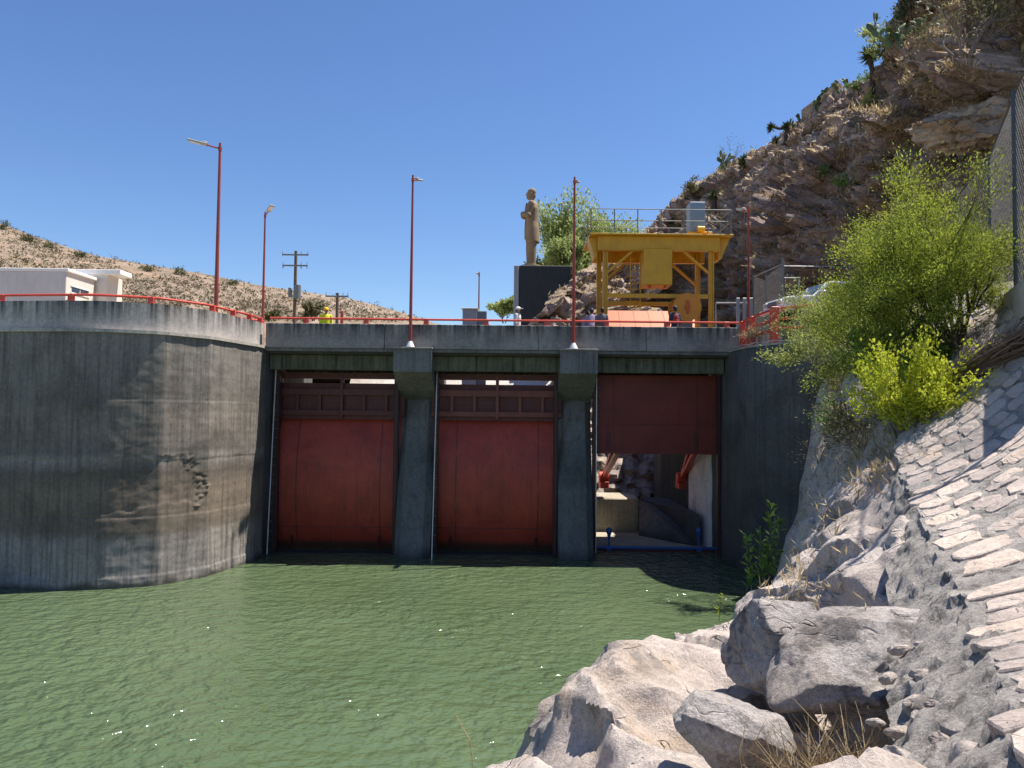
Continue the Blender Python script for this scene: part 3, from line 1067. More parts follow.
# conduit along the rim
mb = MB()
rim = [V3(p, LEDGE + 0.10 + 0.02 * math.sin(i * .9)) for i, p in enumerate(offset(c2, 0.0))][30:]
mb.tube(rim, 0.022, 6)
tag(mb.build('conduit', M['galv']), 'thin pale conduit running along the top edge of the dark right wing wall', 'conduit')

# ------------------------------------------------------------------ spillway behind the open gate
sp = thing('spillway', (6, 42, 0), 'pale concrete spillway channel seen through the open gap under the raised gate', 'spillway')
mb = MB()
mb.prism([(9.09, 35.7, -0.6), (9.09, 40.2, -0.6), (9.09, 40.2, 5.6), (9.09, 38.6, 8.4), (9.09, 35.7, 8.4)], (-0.06, 0, 0))
mb.build('side_wall', M['pale_wall'], sp)
mb = MB()
a, b = at(597, 498, 41), at(639, 498.5, 41)
mb.box(2.8, b.x, 41, 44, -0.6, a.z, 0.06)
mb.build('weir_wall', M['weir'], sp)
mb = MB()
mb.box(2.6, 9.02, 35.7, 40.95, -0.7, 0.03)
mb.build('floor', M['weir'], sp)
mb = MB()
p1, p2, p3 = at(640, 500, 41), at(668, 510, 42), at(699, 535, 38)
q = [p1, p2, p3, Vector((8.6, 36.4, -.1)), Vector((p1.x - 0.3, 39.6, -0.2))]
vs = q + [Vector((p.x, p.y, -0.7)) for p in q]
mb.add(vs, [(0, 1, 2), (0, 2, 3), (0, 3, 4)] + [(i, i + 5, (i + 1) % 5 + 5, (i + 1) % 5) for i in range(5)])
mb.build('ramp', M['pier'], sp)
mb = MB()
mb.prism([(7.2, 42.2, -.6), (8.7, 36.6, -.6), (8.7, 44, -.6), (7.2, 44, -.6)], (0, 0, 2.1))
mb.box(8.3, 12.5, 44.1, 46, -0.6, 5.2, 0.1)
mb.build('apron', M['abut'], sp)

# embankment and plateau behind the bridge
mb = MB()
cols = np.linspace(-10.5, 3.0, 12)
rows = []
for y, z in ((41.2, 0.0), (46, 3.5), (52, 8.8), (62, DECK - 0.05)):
    rows.append([(x, y + 0.3 * fbm((x, y, 0), 0.3), z + (0.2 * fbm((x, y, 5), 0.3) if 1 < z < 8 else 0)) for x in cols])
mb.grid(rows)
tag(mb.build('embankment', M['pale_slope'], smooth=True), kind='structure')
mb = MB()
mb.grid([[(x, y, DECK - 0.05) for x in (-400, -150, -60, -10, 3, 40, 60)] for y in (61.9, 80, 150, 400)])
tag(mb.build('plateau', M['ground']), kind='structure')
# ------------------------------------------------------------------ shore terrain (RBF through surveyed points)
def rbf(pts):
    X = np.array([[p.x, p.y] for p in pts]); Z = np.array([p.z for p in pts])
    n = len(X)

    def phi(r2):
        return np.where(r2 > 1e-12, 0.5 * r2 * np.log(np.maximum(r2, 1e-12)), 0)
    K = phi(((X[:, None] - X[None]) ** 2).sum(-1)) + np.eye(n) * 0.02
    Pm = np.hstack([np.ones((n, 1)), X])
    A = np.block([[K, Pm], [Pm.T, np.zeros((3, 3))]])
    c = np.linalg.solve(A, np.concatenate([Z, np.zeros(3)]))

    def f(Q):
        Q = np.asarray(Q, float)
        k = phi(((Q[:, None] - X[None]) ** 2).sum(-1))
        return k @ c[:n] + c[n] + Q @ c[n + 1:]
    return f


# paved slope: lower and upper edge lines
low = [Vector((1.5, 1.5, 4.3)), at(1012, 800, 3.0), at(985, 700, 4.6), at(957, 620, 6.5), at(932, 560, 8.6), at(903, 490, 12.0), at(893, 447, 14.5), at(908, 420, 16.0), at(925, 385, 17.2), at(935, 352, 18.0)]
upp = [Vector(p) for p in ((7.5, 1, 8.2), (7.9, 2.5, 8.25), (8.4, 4, 8.3), (8.8, 5.8, 8.35), (9.2, 8, 8.4), (9.9, 11.5, 8.45), (10.1, 14.2, 8.45), (10.3, 16, 8.5), (10.8, 17.2, 8.55), (11.1, 18.2, 8.6))]
mid = [Vector(p) for p in ((4.2, 1.2, 5.6), (4.8, 2.6, 5.85), (5.6, 4.2, 5.75), (6.4, 6.0, 5.8), (7.0, 8.2, 5.9), (7.9, 11.6, 6.1), (8.5, 14.3, 6.6), (9.2, 15.9, 7.1), (9.8, 17.2, 7.6), (10.2, 18.1, 8.0))]
lowc, midc, uppc = catmull(low, 10), catmull(mid, 10), catmull(upp, 10)


def pave(u, v):
    t = u * (len(lowc) - 1)
    i = min(int(t), len(lowc) - 2)
    a = lowc[i].lerp(lowc[i + 1], t - i)
    m = midc[i].lerp(midc[i + 1], t - i)
    b = uppc[i].lerp(uppc[i + 1], t - i)
    return a * (2 * (v - .5) * (v - 1)) + m * (4 * v * (1 - v)) + b * (2 * v * (v - .5))


_pg = [[pave(float(u), float(v)) for v in np.linspace(-0.015, 1.0, 24)] for u in np.linspace(0, 1, 100)]
_pm = MB()
_pm.grid(_pg)
pave_bvh = BVHTree.FromPolygons([Vector(v) for v in _pm.v], _pm.f)

ctrl = [(540, 702, 8.7), (560, 676, 9.3), (600, 651, 10.1), (640, 637, 10.9), (700, 622, 11.9), (735, 605, 12.9), (755, 587, 13.5), (775, 562, 14.1), (792, 537, 14.7), (805, 517, 15.3), (830, 487, 15.9), (855, 470, 16.1), (875, 457, 15.7),
        (600, 720, 8.0), (640, 700, 8.5), (700, 660, 9.7), (760, 620, 11.5), (800, 580, 12.5), (850, 520, 13.3), (880, 500, 12.7), (640, 768, 7.0), (700, 720, 7.9), (760, 690, 8.6), (820, 620, 10.5), (870, 570, 10.7), (905, 605, 8.9), (700, 790, 6.5),
        (840, 740, 7.0), (880, 730, 6.7), (850, 790, 6.0), (912, 745, 5.9), (937, 690, 6.3), (545, 755, 8.4), (590, 775, 7.8),
        (830, 470, 23), (835, 430, 24.5), (850, 390, 23.5), (880, 370, 20), (905, 355, 19.5), (850, 350, 25), (830, 345, 27.2), (815, 470, 25.2), (790, 540, 23.5), (812, 420, 27)]
cp = [at(*c) for c in ctrl]
# below-water and behind-camera points
for x, y, z in ((-0.75, 8.7, -0.4), (-0.7, 10, -.9), (0.1, 11.4, -.9), (1.1, 12.7, -.9), (2.2, 14, -.9), (3.3, 15.6, -.9), (4.3, 17.2, -.9), (5.3, 18.8, -.8), (6.8, 19.8, 1.2), (6.3, 22, -.3), (7.9, 22.5, 1.0), (7.3, 23, -.5), (7.7, 24.3, -.3), (8.7, 25.5, .8), (3, 22, -1.0), (5.5, 25, -1), (8, 29.5, -0.9), (8.9, 29.6, -1.2), (9.3, 29.2, -.9), (9.6, 28.7, -.6), (10.1, 28.2, .8), (9.5, 30, -1.2), (10.4, 29.5, -.6), (-1.5, 14, -1.2), (0.0, 18, -1.2), (-2.2, 8, -0.8), (-2.5, 3, 0.5), (-4, 9, -1.2), (-4, 0, -1), (-3, -4, 0), (0, 0, 4.3), (1.0, 2.5, 4.2), (-0.5, 6, 2.2), (0, -4, 4.3), (1.5, -4, 4.6), (9.6, 27.6, 1.0), (11, 26.5, 5.5)):
    cp.append(Vector((x, y, z)))
for u in np.linspace(0, 1, 14):
    for v in (0.0, 0.5, 1.0):
        p = pave(float(u), v)
        cp.append(p - Vector((-0.05, 0, 0.10 if v < .2 else 0.5)))
for x, y, z in ((12.5, 20, 8.7), (13, 26, 9.3), (11.5, 23, 8.4), (15, 30, 9.6), (15, 10, 8.5), (10, 3, 8.4), (14, 0, 8.4), (8.5, -4, 8.3)):
    cp.append(Vector((x, y, z)))
f = rbf(cp)
gx = np.concatenate([np.arange(-4.2, -1.2, .15), np.arange(-1.2, 9.0, .05), np.arange(9.0, 15.2, .12)])
gy = np.concatenate([np.arange(-2.0, 5.0, .15), np.arange(5.0, 17.0, .05), np.arange(17.0, 30.0, .11)])
GX, GY = np.meshgrid(gx, gy)
GZ = f(np.stack([GX.ravel(), GY.ravel()], 1)).reshape(GX.shape)
GZ = np.clip(GZ, -1.2, 9.9)
dzdx = np.gradient(GZ, gx, axis=1)
dzdy = np.gradient(GZ, gy, axis=0)
def hsh(c, k):
    return noise.cell(Vector((c.x * 31.7 + k * 7.1, c.y * 17.3 + k * 3.3, c.z * 23.9)))


def steps(p, sc, an):
    q = Vector((p.x * .75 + p.y * .45, (p.y * .75 - p.x * .45) * an, p.z * (.8 if an < 1 else 1.3))) * sc
    q += Vector((fbm(p, .8, 3), fbm(p + Vector((9, 3, 1)), .8, 3), 0)) * .25
    d_, c_ = noise.voronoi(q)
    hh = []
    for k in (0, 1):
        r_ = q - c_[k]
        hh.append(hsh(c_[k], 1) + (hsh(c_[k], 2) - .5) * 1.3 * r_.x + (hsh(c_[k], 3) - .5) * 1.3 * r_.y)
    t = min(1.0, (d_[1] - d_[0]) / .15)
    t = t * t * (3 - 2 * t)
    return hh[0] * (.5 + .5 * t) + hh[1] * (.5 - .5 * t) - .5, min(.06, d_[1] - d_[0]) / .06


P = []
for j in range(len(gy)):
    row = []
    for i in range(len(gx)):
        p = Vector((GX[j, i], GY[j, i], GZ[j, i]))
        n = Vector((-dzdx[j, i], -dzdy[j, i], 1)).normalized()
        q = Vector((p.x * 0.6 + p.y * 0.25, p.y * 0.45 - p.x * .2, p.z * 1.0))
        d1 = noise.ridged_multi_fractal(q * 0.5, 0.9, 2.1, 5, 1.0, 2.0) - 1.1
        v = noise.voronoi(q * 0.75)[0]
        d2 = min(0.25, v[1] - v[0])
        d = 0.10 * d1 + 0.30 * (d2 - 0.15) + 0.05 * fbm(p, 2.2, 5) + 0.06 * (noise.ridged_multi_fractal(Vector((p.x * .8 + p.y * .5, p.y * .5 - p.x * .3, p.z * 2.2)) * 1.1, 0.8, 2.2, 4, 1.0, 2.0) - 1.0) + 0.12 * fbm(q, 0.6, 3)
        inside = 1.0
        # keep it low under the paving and near the camera
        if p.z > 8.2:
            inside = 0.15
        if p.y < 2.5 and p.x > -1:
            inside = 0.3
        s1, e1 = steps(p, .62, .55)
        s2, e2 = steps(p + Vector((3, 5, 2)), 1.5, .6)
        am_ = 1.0 if p.y < 16.5 else max(.3, 1 - (p.y - 16.5) * .4)
        d = d * .6 + am_ * .24 * s1 + am_ * .08 * s2 - .03 * (1 - e1) - .015 * (1 - e2)
        p = p + n * d * inside
        if 0.5 < p.x < 12 and 1 < p.y < 19:
            hl = pave_bvh.ray_cast(Vector((p.x, p.y, 20)), Vector((0, 0, -1)))[0]
            if hl is not None:
                p.z = min(p.z, hl.z - 0.14)
        # drop terrain clear of the right wing wall
        row.append(p)
    P.append(row)
mb = MB()
mb.grid(P)
shore = mb.build('rocky_shore', M['shore'], smooth=False, fix=False)
shore.data.polygons.foreach_set('use_smooth', [True] * len(shore.data.polygons))
try:
    shore.data.set_sharp_from_angle(angle=R(40))
except Exception:
    pass
tag(shore, kind='structure')
wv = [shore.matrix_world @ v.co for v in shore.data.vertices]


def bvh_of(o):
    org = o.location if o.parent is None else ORG[o.name]
    return BVHTree.FromPolygons([v.co + org for v in o.data.vertices], [tuple(p.vertices) for p in o.data.polygons])


shore_bvh = bvh_of(shore)

# paving: mortar bed and set stones
pv = thing('paved_slope', (6, 9, 6), 'steep slope paved with pale pinkish flat stones set in grey mortar', 'stone paving')
P = []
for u in np.linspace(0, 1, 420):
    row = []
    for v in np.linspace(-0.125, 1.02, 152):
        p = pave(float(u), float(v))
        n = Vector((-0.5, 0.16, 0.85))
        d = -0.005 + 0.012 * fbm(p, 1.2, 5) + 0.025 * fbm(p, 7, 4) + 0.012 * noise.noise(p * 22)
        vt = 0.012 + 0.03 * fbm((u * 40, 0, 0), 1.0, 4)
        if v < vt:
            d -= (vt - v) * 2.9 + 0.1 * abs(fbm(p, 2.0, 4))
        row.append(p + n * d)
    P.append(row)
mb = MB()
mb.grid(P)
mb.build('mortar_bed', M['mortar'], pv, smooth=True)
mb = MB()
prng = random.Random(5)
uv_len = sum((a - b).length for a, b in zip(lowc, lowc[1:]))
u = 0.0
nU = int(uv_len / 0.36)
lens = [0]
for a, b in zip(lowc, lowc[1:]):
    lens.append(lens[-1] + (b - a).length)


def pnorm(u, v):
    u, v = min(.99, max(.01, u)), min(.98, max(.02, v))
    n = (pave(u + .01, v) - pave(u - .01, v)).cross(pave(u, v + .02) - pave(u, v - .02)).normalized()
    return n if n.z > 0 else -n


def u_of(s):
    for i in range(len(lens) - 1):
        if lens[i + 1] >= s:
            return (i + (s - lens[i]) / max(1e-6, lens[i + 1] - lens[i])) / (len(lens) - 1)
    return 1.0


s = 0.1
while s < uv_len - 0.3:
    wdt = prng.uniform(0.24, 0.58)
    v = prng.uniform(-0.005, 0.035)
    while v < 0.97:
        ln = prng.uniform(0.07, 0.125)
        if v + ln > 1:
            break
        if prng.random() > 0.04:
            cs, cv = s + wdt / 2 + prng.uniform(-.04, .04), v + ln / 2
            k = prng.randint(10, 15)
            ring = []
            sk = prng.uniform(-0.25, 0.25)
            ex = prng.uniform(3.5, 7)
            for a in range(k):
                t = 2 * PI * (a + prng.uniform(-.3, .3)) / k
                cc, ss = math.cos(t), math.sin(t)
                rr = (abs(cc) ** ex + abs(ss) ** ex) ** (-1 / ex) * prng.uniform(0.8, 1.02)
                ds = rr * cc * wdt * 0.49
                dv = rr * ss * ln * 0.492
                ring.append((cs + ds + sk * dv * 2.5, cv + dv))
            hgt = prng.uniform(0.004, 0.016)
            n = pnorm(u_of(min(uv_len, cs)), cv) + Vector((prng.uniform(-.06, .06), prng.uniform(-.06, .06), prng.uniform(-.06, .06)))
            base = [pave(min(1, max(0, u_of(min(uv_len, max(0, a)))))
                         , b) for a, b in ring]
            cen = sum(base, Vector()) / k
            # planar top
            topv, midv, lowv = [], [], []
            for p in base:
                d = p - cen
                d = d - n * d.dot(n) * 0.25
                q = cen + d + n * (hgt + 0.03 * fbm(p, 1.2))
                topv.append(cen.lerp(q, 0.95) + n * 0.003)
                midv.append(q - n * 0.010)
                lowv.append(q - n * 0.14)
            ct = cen + n * (hgt + 0.004)
            b0 = len(mb.v)
            inner = [ct.lerp(p, 0.5) + n * prng.uniform(-.006, .008) for p in topv]
            mb.v.extend([tuple(x) for x in [ct] + inner + topv + midv + lowv])
            for a in range(k):
                a2 = (a + 1) % k
                I = lambda r, q: b0 + 1 + r * k + q
                mb.f.append((b0, I(0, a), I(0, a2)))
                for r_ in range(3):
                    mb.f.append((I(r_, a), I(r_ + 1, a), I(r_ + 1, a2), I(r_, a2)))
                mb.mi.extend([0] * 4)
        v += ln + 0.004
    s += wdt + 0.015
st = mb.build('paving_stone', M['slab'], pv)
tag(st, kind='stuff')

# rubble and broken mortar set along the lower edge
mb = MB()
import bmesh as _bm
for i in range(30):
    uu = prng.uniform(0.06, 0.36)
    vv_ = prng.gauss(-0.05, 0.03)
    p = pave(uu, vv_) + Vector((prng.uniform(-.05, .05), prng.uniform(-.05, .05), prng.uniform(-.1, .0) + min(0, (vv_ - .06) * 2.0)))
    r_ = prng.uniform(.03, .07) * (1.3 if prng.random() < .2 else 1)
    Mx = Matrix.Rotation(prng.uniform(0, 6), 3, 'Z') @ Matrix.Rotation(prng.uniform(-.6, .6), 3, 'X')
    b0 = len(mb.v)
    mb.ell(p, (r_ * 1.5, r_, r_ * .75), 12, 8, M=Mx)
    for k in range(b0, len(mb.v)):
        w = Vector(mb.v[k]); d_ = (w - p)
        e = 1 + .35 * fbm(w, 9, 3) + .25 * (noise.cell(w * 14) - .5) * 0.4
        mb.v[k] = tuple(p + d_ * e)
tag(mb.build('rubble_edge', [M['shore']], pv, smooth=False), kind='stuff')


# ------------------------------------------------------------------ boulders
def boulder(c, r, rot, seed, mat, label, cuts=12, rough=0.10, sub=6, name='boulder', group='boulders on the near shore', planes=None):
    import bmesh
    bm = bmesh.new()
    bmesh.ops.create_icosphere(bm, subdivisions=sub, radius=1.0)
    q = random.Random(seed)
    pl = []
    for _ in range(cuts):
        n = Vector((q.gauss(0, 1), q.gauss(0, 1), q.gauss(0, 1))).normalized()
        pl.append((n, q.uniform(0.55, 0.9)))
    if planes:
        pl += [(Vector(n).normalized(), d) for n, d in planes]
    off = Vector((seed * 3.7, seed * 1.3, seed * 2.1))
    Rm = (Matrix.Rotation(rot[2], 3, 'Z') @ Matrix.Rotation(rot[1], 3, 'Y') @ Matrix.Rotation(rot[0], 3, 'X'))
    S = Vector(r)
    for v in bm.verts:
        d = v.co.normalized()
        k = 1.0
        for n, dd in pl:
            t = d.dot(n)
            if t > 1e-3:
                k = min(k, dd / t)
        p = d * k
        w = Vector((p.x * S.x, p.y * S.y, p.z * S.z))
        e = rough * (0.8 * fbm(w + off, 0.9, 3) + 0.5 * (noise.ridged_multi_fractal((w + off) * 1.3, 0.9, 2.1, 5, 1.0, 2.0) - 1.2) + 0.25 * fbm(w + off, 4, 5))
        vv = noise.voronoi((w + off) * 1.1)[0]
        e += rough * 1.5 * (min(0.10, vv[1] - vv[0]) - 0.09) + rough * .5 * fbm(Vector((w.x * .4 + w.y * .2, w.y * .4, w.z * 3.0)) + off, 1.6, 4)
        w = w + d * e
        v.co = Rm @ w + Vector(c)
    bmesh.ops.recalc_face_normals(bm, faces=bm.faces)
    me = bpy.data.meshes.new(name)
    bm.to_mesh(me)
    bm.free()
    o = link_mesh(name, me, mat, smooth=True)
    try:
        me.set_sharp_from_angle(angle=R(50))
    except Exception:
        pass
    tag(o, label, 'boulder', group)
    return o


B = boulder
B(at(884, 672, 7.2) + Vector((0.0, 0.35, -0.06)), (1.05, 0.75, 0.58), (0.12, -0.3, 0.3), 14, M['rock_grey'], 'large grey rounded boulder overhanging the dry grass beside the paved slope', rough=0.07, planes=[((-0.25, -0.15, 0.95), 0.60), ((0.1, -1, -0.15), 0.7), ((-.8, -.5, .2), .8)])
B(at(796, 662, 8.2) + Vector((0.1, 0.4, -0.1)), (0.66, 0.95, 0.62), (0.25, -0.55, 0.2), 23, M['rock_grey'], 'dark grey boulder with rough face left of the largest grey boulder', rough=0.10, planes=[((-0.7, -.6, -.1), .62)])
B(at(742, 742, 6.7) + Vector((0.0, 0.25, -0.05)), (0.52, 0.5, 0.42), (0.0, 0.1, 0.3), 31, M['rock_grey'], 'grey boulder with black undercut left side at the bottom of the view', rough=0.07, planes=[((-0.8, -0.55, -0.25), 0.55), ((0, -.2, 1), 0.7)])
B(at(585, 712, 9.0) + Vector((0.12, 0.55, -0.32)), (0.62, 0.95, 0.62), (0.1, -0.15, -0.35), 42, M['rock_pale'], 'pale boulder with dark split face standing at the water edge', rough=0.06, planes=[((-0.45, -0.9, -0.12), 0.55), ((-0.35, 0.1, 1), 0.75)])
B(at(520, 787, 7.6) + Vector((0.0, 0.1, -0.1)), (0.62, 0.6, 0.34), (0.0, 0.05, 0.1), 63, M['rock_pale'], 'low pale boulder cut by the bottom edge of the view', rough=0.05)
B(at(913, 765, 4.7) + Vector((0, 0.1, -0.08)), (0.16, 0.2, 0.16), (0.2, 0.3, 0.2), 71, M['rock_pale'], 'small pinkish boulder under the lower corner of the paved slope', rough=0.05)
for k, (px, py, Y, r_, mm, lab) in enumerate(((958, 735, 4.75, .1, 'mortar', 'rough mortar lump at the broken lower edge of the paved slope'), (938, 655, 6.6, .1, 'mortar', 'small rough stone between the largest boulder and the paved slope'), (925, 712, 5.7, .12, 'shore', 'angular stone under the right end of the largest boulder'), (972, 772, 4.2, .09, 'shore', 'angular stone at the bottom edge left of the paved slope'))):
    B(at(px, py, Y), (r_ * 1.2, r_ * 1.3, r_), (k, k * .7, k * .3), 120 + k, M[mm], lab, rough=.08, sub=4, group='small stones at the slope edge', name='stone')

# ------------------------------------------------------------------ cliff
#       base px, Y     crest px, py, dY   bench fraction
cols = [(526, 52, 526, 332, 2), (543, 51, 540, 312, 2), (564, 51, 566, 286, 3), (592, 53, 600, 260, 5), (615, 57, 625, 246, 6), (645, 60, 652, 222, 7), (672, 62, 676, 203, 8), (705, 60, 706, 180, 9), (742, 56, 740, 158, 9), (778, 51, 776, 138, 9), (812, 47, 812, 110, 9), (845, 43, 850, 92, 9), (872, 40.5, 876, 70, 9), (900, 38, 893, 45, 9), (938, 35, 906, -10, 10), (985, 31.5, 960, -75, 10), (1040, 28.5, 1020, -140, 10), (1120, 25.5, 1110, -200, 10), (1260, 22, 1260, -270, 10), (1500, 18, 1520, -350, 10), (1900, 13, 1950, -500, 10)]
prof = [(0.0, 0.0), (0.03, 0.20), (0.07, 0.40), (0.16, 0.545), (0.2, 0.60), (0.42, 0.70), (0.62, 0.80), (0.82, 0.91), (1.0, 1.0)]
lines = []
for (bp_, by, cp_, cpy, dy) in cols:
    b = at(bp_, 400, by)
    b.z = DECK - 0.6
    c = at(cp_, cpy, by + dy)
    dirb = Vector((c.x - b.x, c.y - b.y, 0))
    h = max(0.3, c.z - b.z)
    ln = []
    for (s_, hz) in prof:
        ln.append(Vector((b.x + dirb.x * s_, b.y + dirb.y * s_, b.z + h * hz)))
    # behind the crest: flat then down
    out = Vector((0.35, 0.94, 0))
    ln.append(c + out * 6 + Vector((0, 0, h * 0.04)))
    ln.append(c + out * 30 + Vector((0, 0, -h * 0.35)))
    lines.append(ln)
# refine: along columns and along profile
KP = 18
prof_lines = [catmull(ln, KP) for ln in lines]
nprof = len(prof_lines[0])
grid_cols = []
for k in range(nprof):
    grid_cols.append(catmull([pl_[k] for pl_ in prof_lines], 26))
ncol = len(grid_cols[0])
P = []
for k in range(nprof):
    row = []
    for i in range(ncol):
        p = grid_cols[k][i]
        a = grid_cols[max(0, k - 1)][i]; b = grid_cols[min(nprof - 1, k + 1)][i]
        c = grid_cols[k][max(0, i - 1)]; d = grid_cols[k][min(ncol - 1, i + 1)]
        n = (d - c).cross(b - a)
        if n.length < 1e-9:
            n = Vector((0, -1, 0))
        n.normalize()
        if n.y > 0 and n.z < 0.2:
            n = -n
        if n.z < 0:
            n = -n
        kf = k / KP
        amp = 1.15 if kf < 4.2 else 0.6
        if kf > 8:
            amp = 0.3
        if 7.6 < kf <= 8.3:
            amp = 0.4
        if i < 50:
            amp *= 0.45 + 0.55 * i / 50
        # stratified, jointed rock
        q = Vector((p.x * 0.9, p.y * 0.9, p.z * 1.15 - 0.25 * p.x))
        vv = noise.voronoi(q * 0.30)[0]
        v2 = noise.voronoi(q * 0.85)[0]
        e = 1.5 * (min(0.5, vv[1] - vv[0]) - 0.2) + 0.55 * (min(0.45, v2[1] - v2[0]) - 0.2)
        e += 0.8 * (noise.ridged_multi_fractal(q * 0.22, 0.9, 2.1, 6, 1.0, 2.0) - 1.2) + 0.35 * fbm(p, 0.9, 5)
        tz_ = p.z * 0.9 - 0.22 * p.x + 0.8 * fbm(p, 0.12, 3)
        e += min(1, max(0, (i - 33) / 100)) * 0.55 * (abs((tz_ % 2.3) / 2.3 - .5) - .25) * 2 + 0.3 * noise.noise(Vector((0.15 * p.x, 0.15 * p.y, tz_ * 1.9)))
        s1, e1 = steps(p, .30, 1.0)
        s2, e2 = steps(p + Vector((1, 7, 3)), .85, 1.0)
        s3, e3 = steps(p + Vector((4, 2, 8)), 2.0, 1.0)
        e = e * .6 + 1.5 * s1 + .65 * s2 + .25 * s3 - .15 * (1 - e1) - .1 * (1 - e2)
        row.append(p + n * (e * amp * 0.95))
    P.append(row)
mb = MB()
mb.grid(P)
cliff = mb.build('cliff', M['cliff'], fix=False)
cliff.data.polygons.foreach_set('use_smooth', [True] * len(cliff.data.polygons))
try:
    cliff.data.set_sharp_from_angle(angle=R(34))
except Exception:
    pass
tag(cliff, kind='structure')
cliff_bvh = bvh_of(cliff)


def hit(px, py, bvh=None):
    loc, n, i, d = (bvh or cliff_bvh).ray_cast(CAM, ray(px, py))
    return loc, n


# pale lit rock face behind the spillway, under road level
mb = MB()
P = []
for z in np.linspace(-0.9, DECK - 0.2, 40):
    row = []
    for x in np.linspace(2.6, 9.5, 46):
        y = 45.6 + (z / 9) * 6.5
        p = Vector((x, y, z))
        v = noise.voronoi(Vector((x * 1.1, z * 1.6, 3)))[0]
        p.y -= 1.5 * (min(.5, v[1] - v[0])) + 0.3 * fbm(p, 0.8)
        row.append(p)
    P.append(row)
mb.grid(P)
tag(mb.build('channel_rock_face', M['outcrop'], smooth=True), kind='structure')

# road on the right bank, rising towards the viewer
mb = MB()
mb.grid([[(9.2, 34, DECK - .02), (9.2, 62, DECK - .02)], [(11.5, 30.2, DECK - .02), (16, 62, DECK)], [(13, 28.2, 9.3), (24, 50, 9.6)], [(13.5, 24, 9.2), (30, 34, 9.6)], [(13, 18, 8.8), (30, 18, 9)], [(9.5, 3, 8.4), (30, 0, 9)]])
tag(mb.build('bank_road', M['ground']), kind='structure')

# tan sunlit ledges set into the cliff
for (px, py, rx, ry, rz, rot, seed, lab) in ((1003, 96, 5.2, 2.4, 1.0, (0.15, -0.36, 0.5), 5, 'large tan sunlit rock ledge high on the cliff below the bare tree'), (962, 135, 2.4, 1.6, 1.2, (0.3, -0.8, 0.4), 8, 'tan rock bulge below the left end of the large tan ledge'), (985, 165, 2.2, 1.6, 1.0, (0.2, -0.7, 0.5), 18, 'lower tan rock bulge right above the mesquite bush'), (722, 216, 1.9, 1.3, 1.5, (0, 0.1, 0), 9, 'pale rounded rock on the cliff right behind the crane roof'), (690, 212, 1.6, 1.3, 1.0, (0, 0.1, 0), 10, 'pale rock on the cliff behind the middle of the crane railing')):
    loc, n = hit(px, py)
    B(loc + Vector((0.3, 0.9, -0.5)), (rx, ry, rz), rot, seed, M['ledge_rock'], lab, rough=0.4, group='rock outcrops on the cliff')

# ------------------------------------------------------------------ far hill on the left
ridge = [(-700, 60), (-420, 120), (-200, 160), (-90, 195), (0, 224), (45, 240), (90, 254), (130, 262), (200, 273), (260, 285), (300, 291), (350, 299), (400, 312), (430, 322), (470, 334)]
P = []
pts = catmull([Vector((px, py, 0)) for px, py in ridge], 14)
for t in np.linspace(0, 1.35, 70):
    row = []
    for q in pts:
        Yc = 205 + 0.02 * (q.x - 200)
        crest = at(q.x, q.y, Yc)
        base = at(q.x, 400, 72)
        base.z = DECK - 0.5
        if t <= 1:
            p = base.lerp(crest, t)
            p.z = base.z + (crest.z - base.z) * (t ** 1.15)
            amp = 4.0 * math.sin(PI * min(1, t)) ** 1.5 + 0.3
        else:
            p = crest + (crest - base).normalized() * 250 * (t - 1)
            p.z = crest.z - (crest.z - base.z) * ((t - 1) / .35) ** 1.5
            amp = 0.4
        p.z += amp * (0.6 * fbm(p, 0.03, 6) + 0.5 * (noise.ridged_multi_fractal(Vector((p.x * .05, p.y * .02, 0)), .9, 2.1, 4, 1.0, 2.0) - 1.1))
        row.append(p)
    P.append(row)
mb = MB()
mb.grid(P)
hill = mb.build('hill', M['hill'], smooth=True, fix=False)
tag(hill, kind='structure')
hill_bvh = bvh_of(hill)
# ------------------------------------------------------------------ railings
def rail_thing(path, z, post_s, label, zb, rad=0.045, extra=None):
    """tube along path with short square posts at arc positions."""
    r = thing('guard_rail', tuple(path[len(path) // 2].xy) + (zb,), label, 'railing', 'red guard rails')
    mb = MB()
    for dz in (z if hasattr(z, '__len__') else [z]):
        mb.tube([V3(p, dz) for p in path], rad, 8)
    mb.build('rail', M['red'], r, smooth=True)
    Ls = [0]
    for a, b in zip(path, path[1:]):
        Ls.append(Ls[-1] + (b - a).length)
    zt = (max(z) if hasattr(z, '__len__') else z)
    for s_ in post_s:
        i = min(range(len(Ls)), key=lambda k: abs(Ls[k] - s_))
        p = path[i]
        mb = MB()
        mb.box(p.x - .1, p.x + .1, p.y - .07, p.y + .07, zb, zt + 0.03, 0.012)
        mb.box(p.x - .13, p.x + .13, p.y - .1, p.y + .1, zb - 0.0, zb + 0.03, 0.005)
        mb.build('post', M['red'], r)
    return r


railz = 9.97
bpath = [Vector((x, 33.0, 0)) for x in np.linspace(-10.2, 9.5, 40)]
rail_thing(bpath, railz, [1.75 + 2.52 * i for i in range(8)], 'straight red pipe rail on short posts along the bridge parapet', PAR + 0.002)
tp = resample(offset(cur[ti:], -0.28), 0.2)
n_tp = len(tp) * 0.2
rail_thing(tp, [railz], [n_tp - d for d in (0.3, 1.5, 2.7, 4.1, 6.6, 9.2, 11.8, 14.4)], 'curved red pipe rail along the top of the curved wing wall', PAR + 0.002)
ip = [Vector((-13.6, 32.6, 0)), Vector((-12.6, 32.6, 0)), Vector((-11.6, 33.3, 0)), Vector((-11.0, 34.4, 0))]
rail_thing(resample(ip, 0.2), [9.55, 10.0], [0.1, 1.2, 2.4, 3.4], 'short red railing at the bridge corner behind the lamp post', DECK - .05)
p0 = Vector((9.55, 33.0, 0))
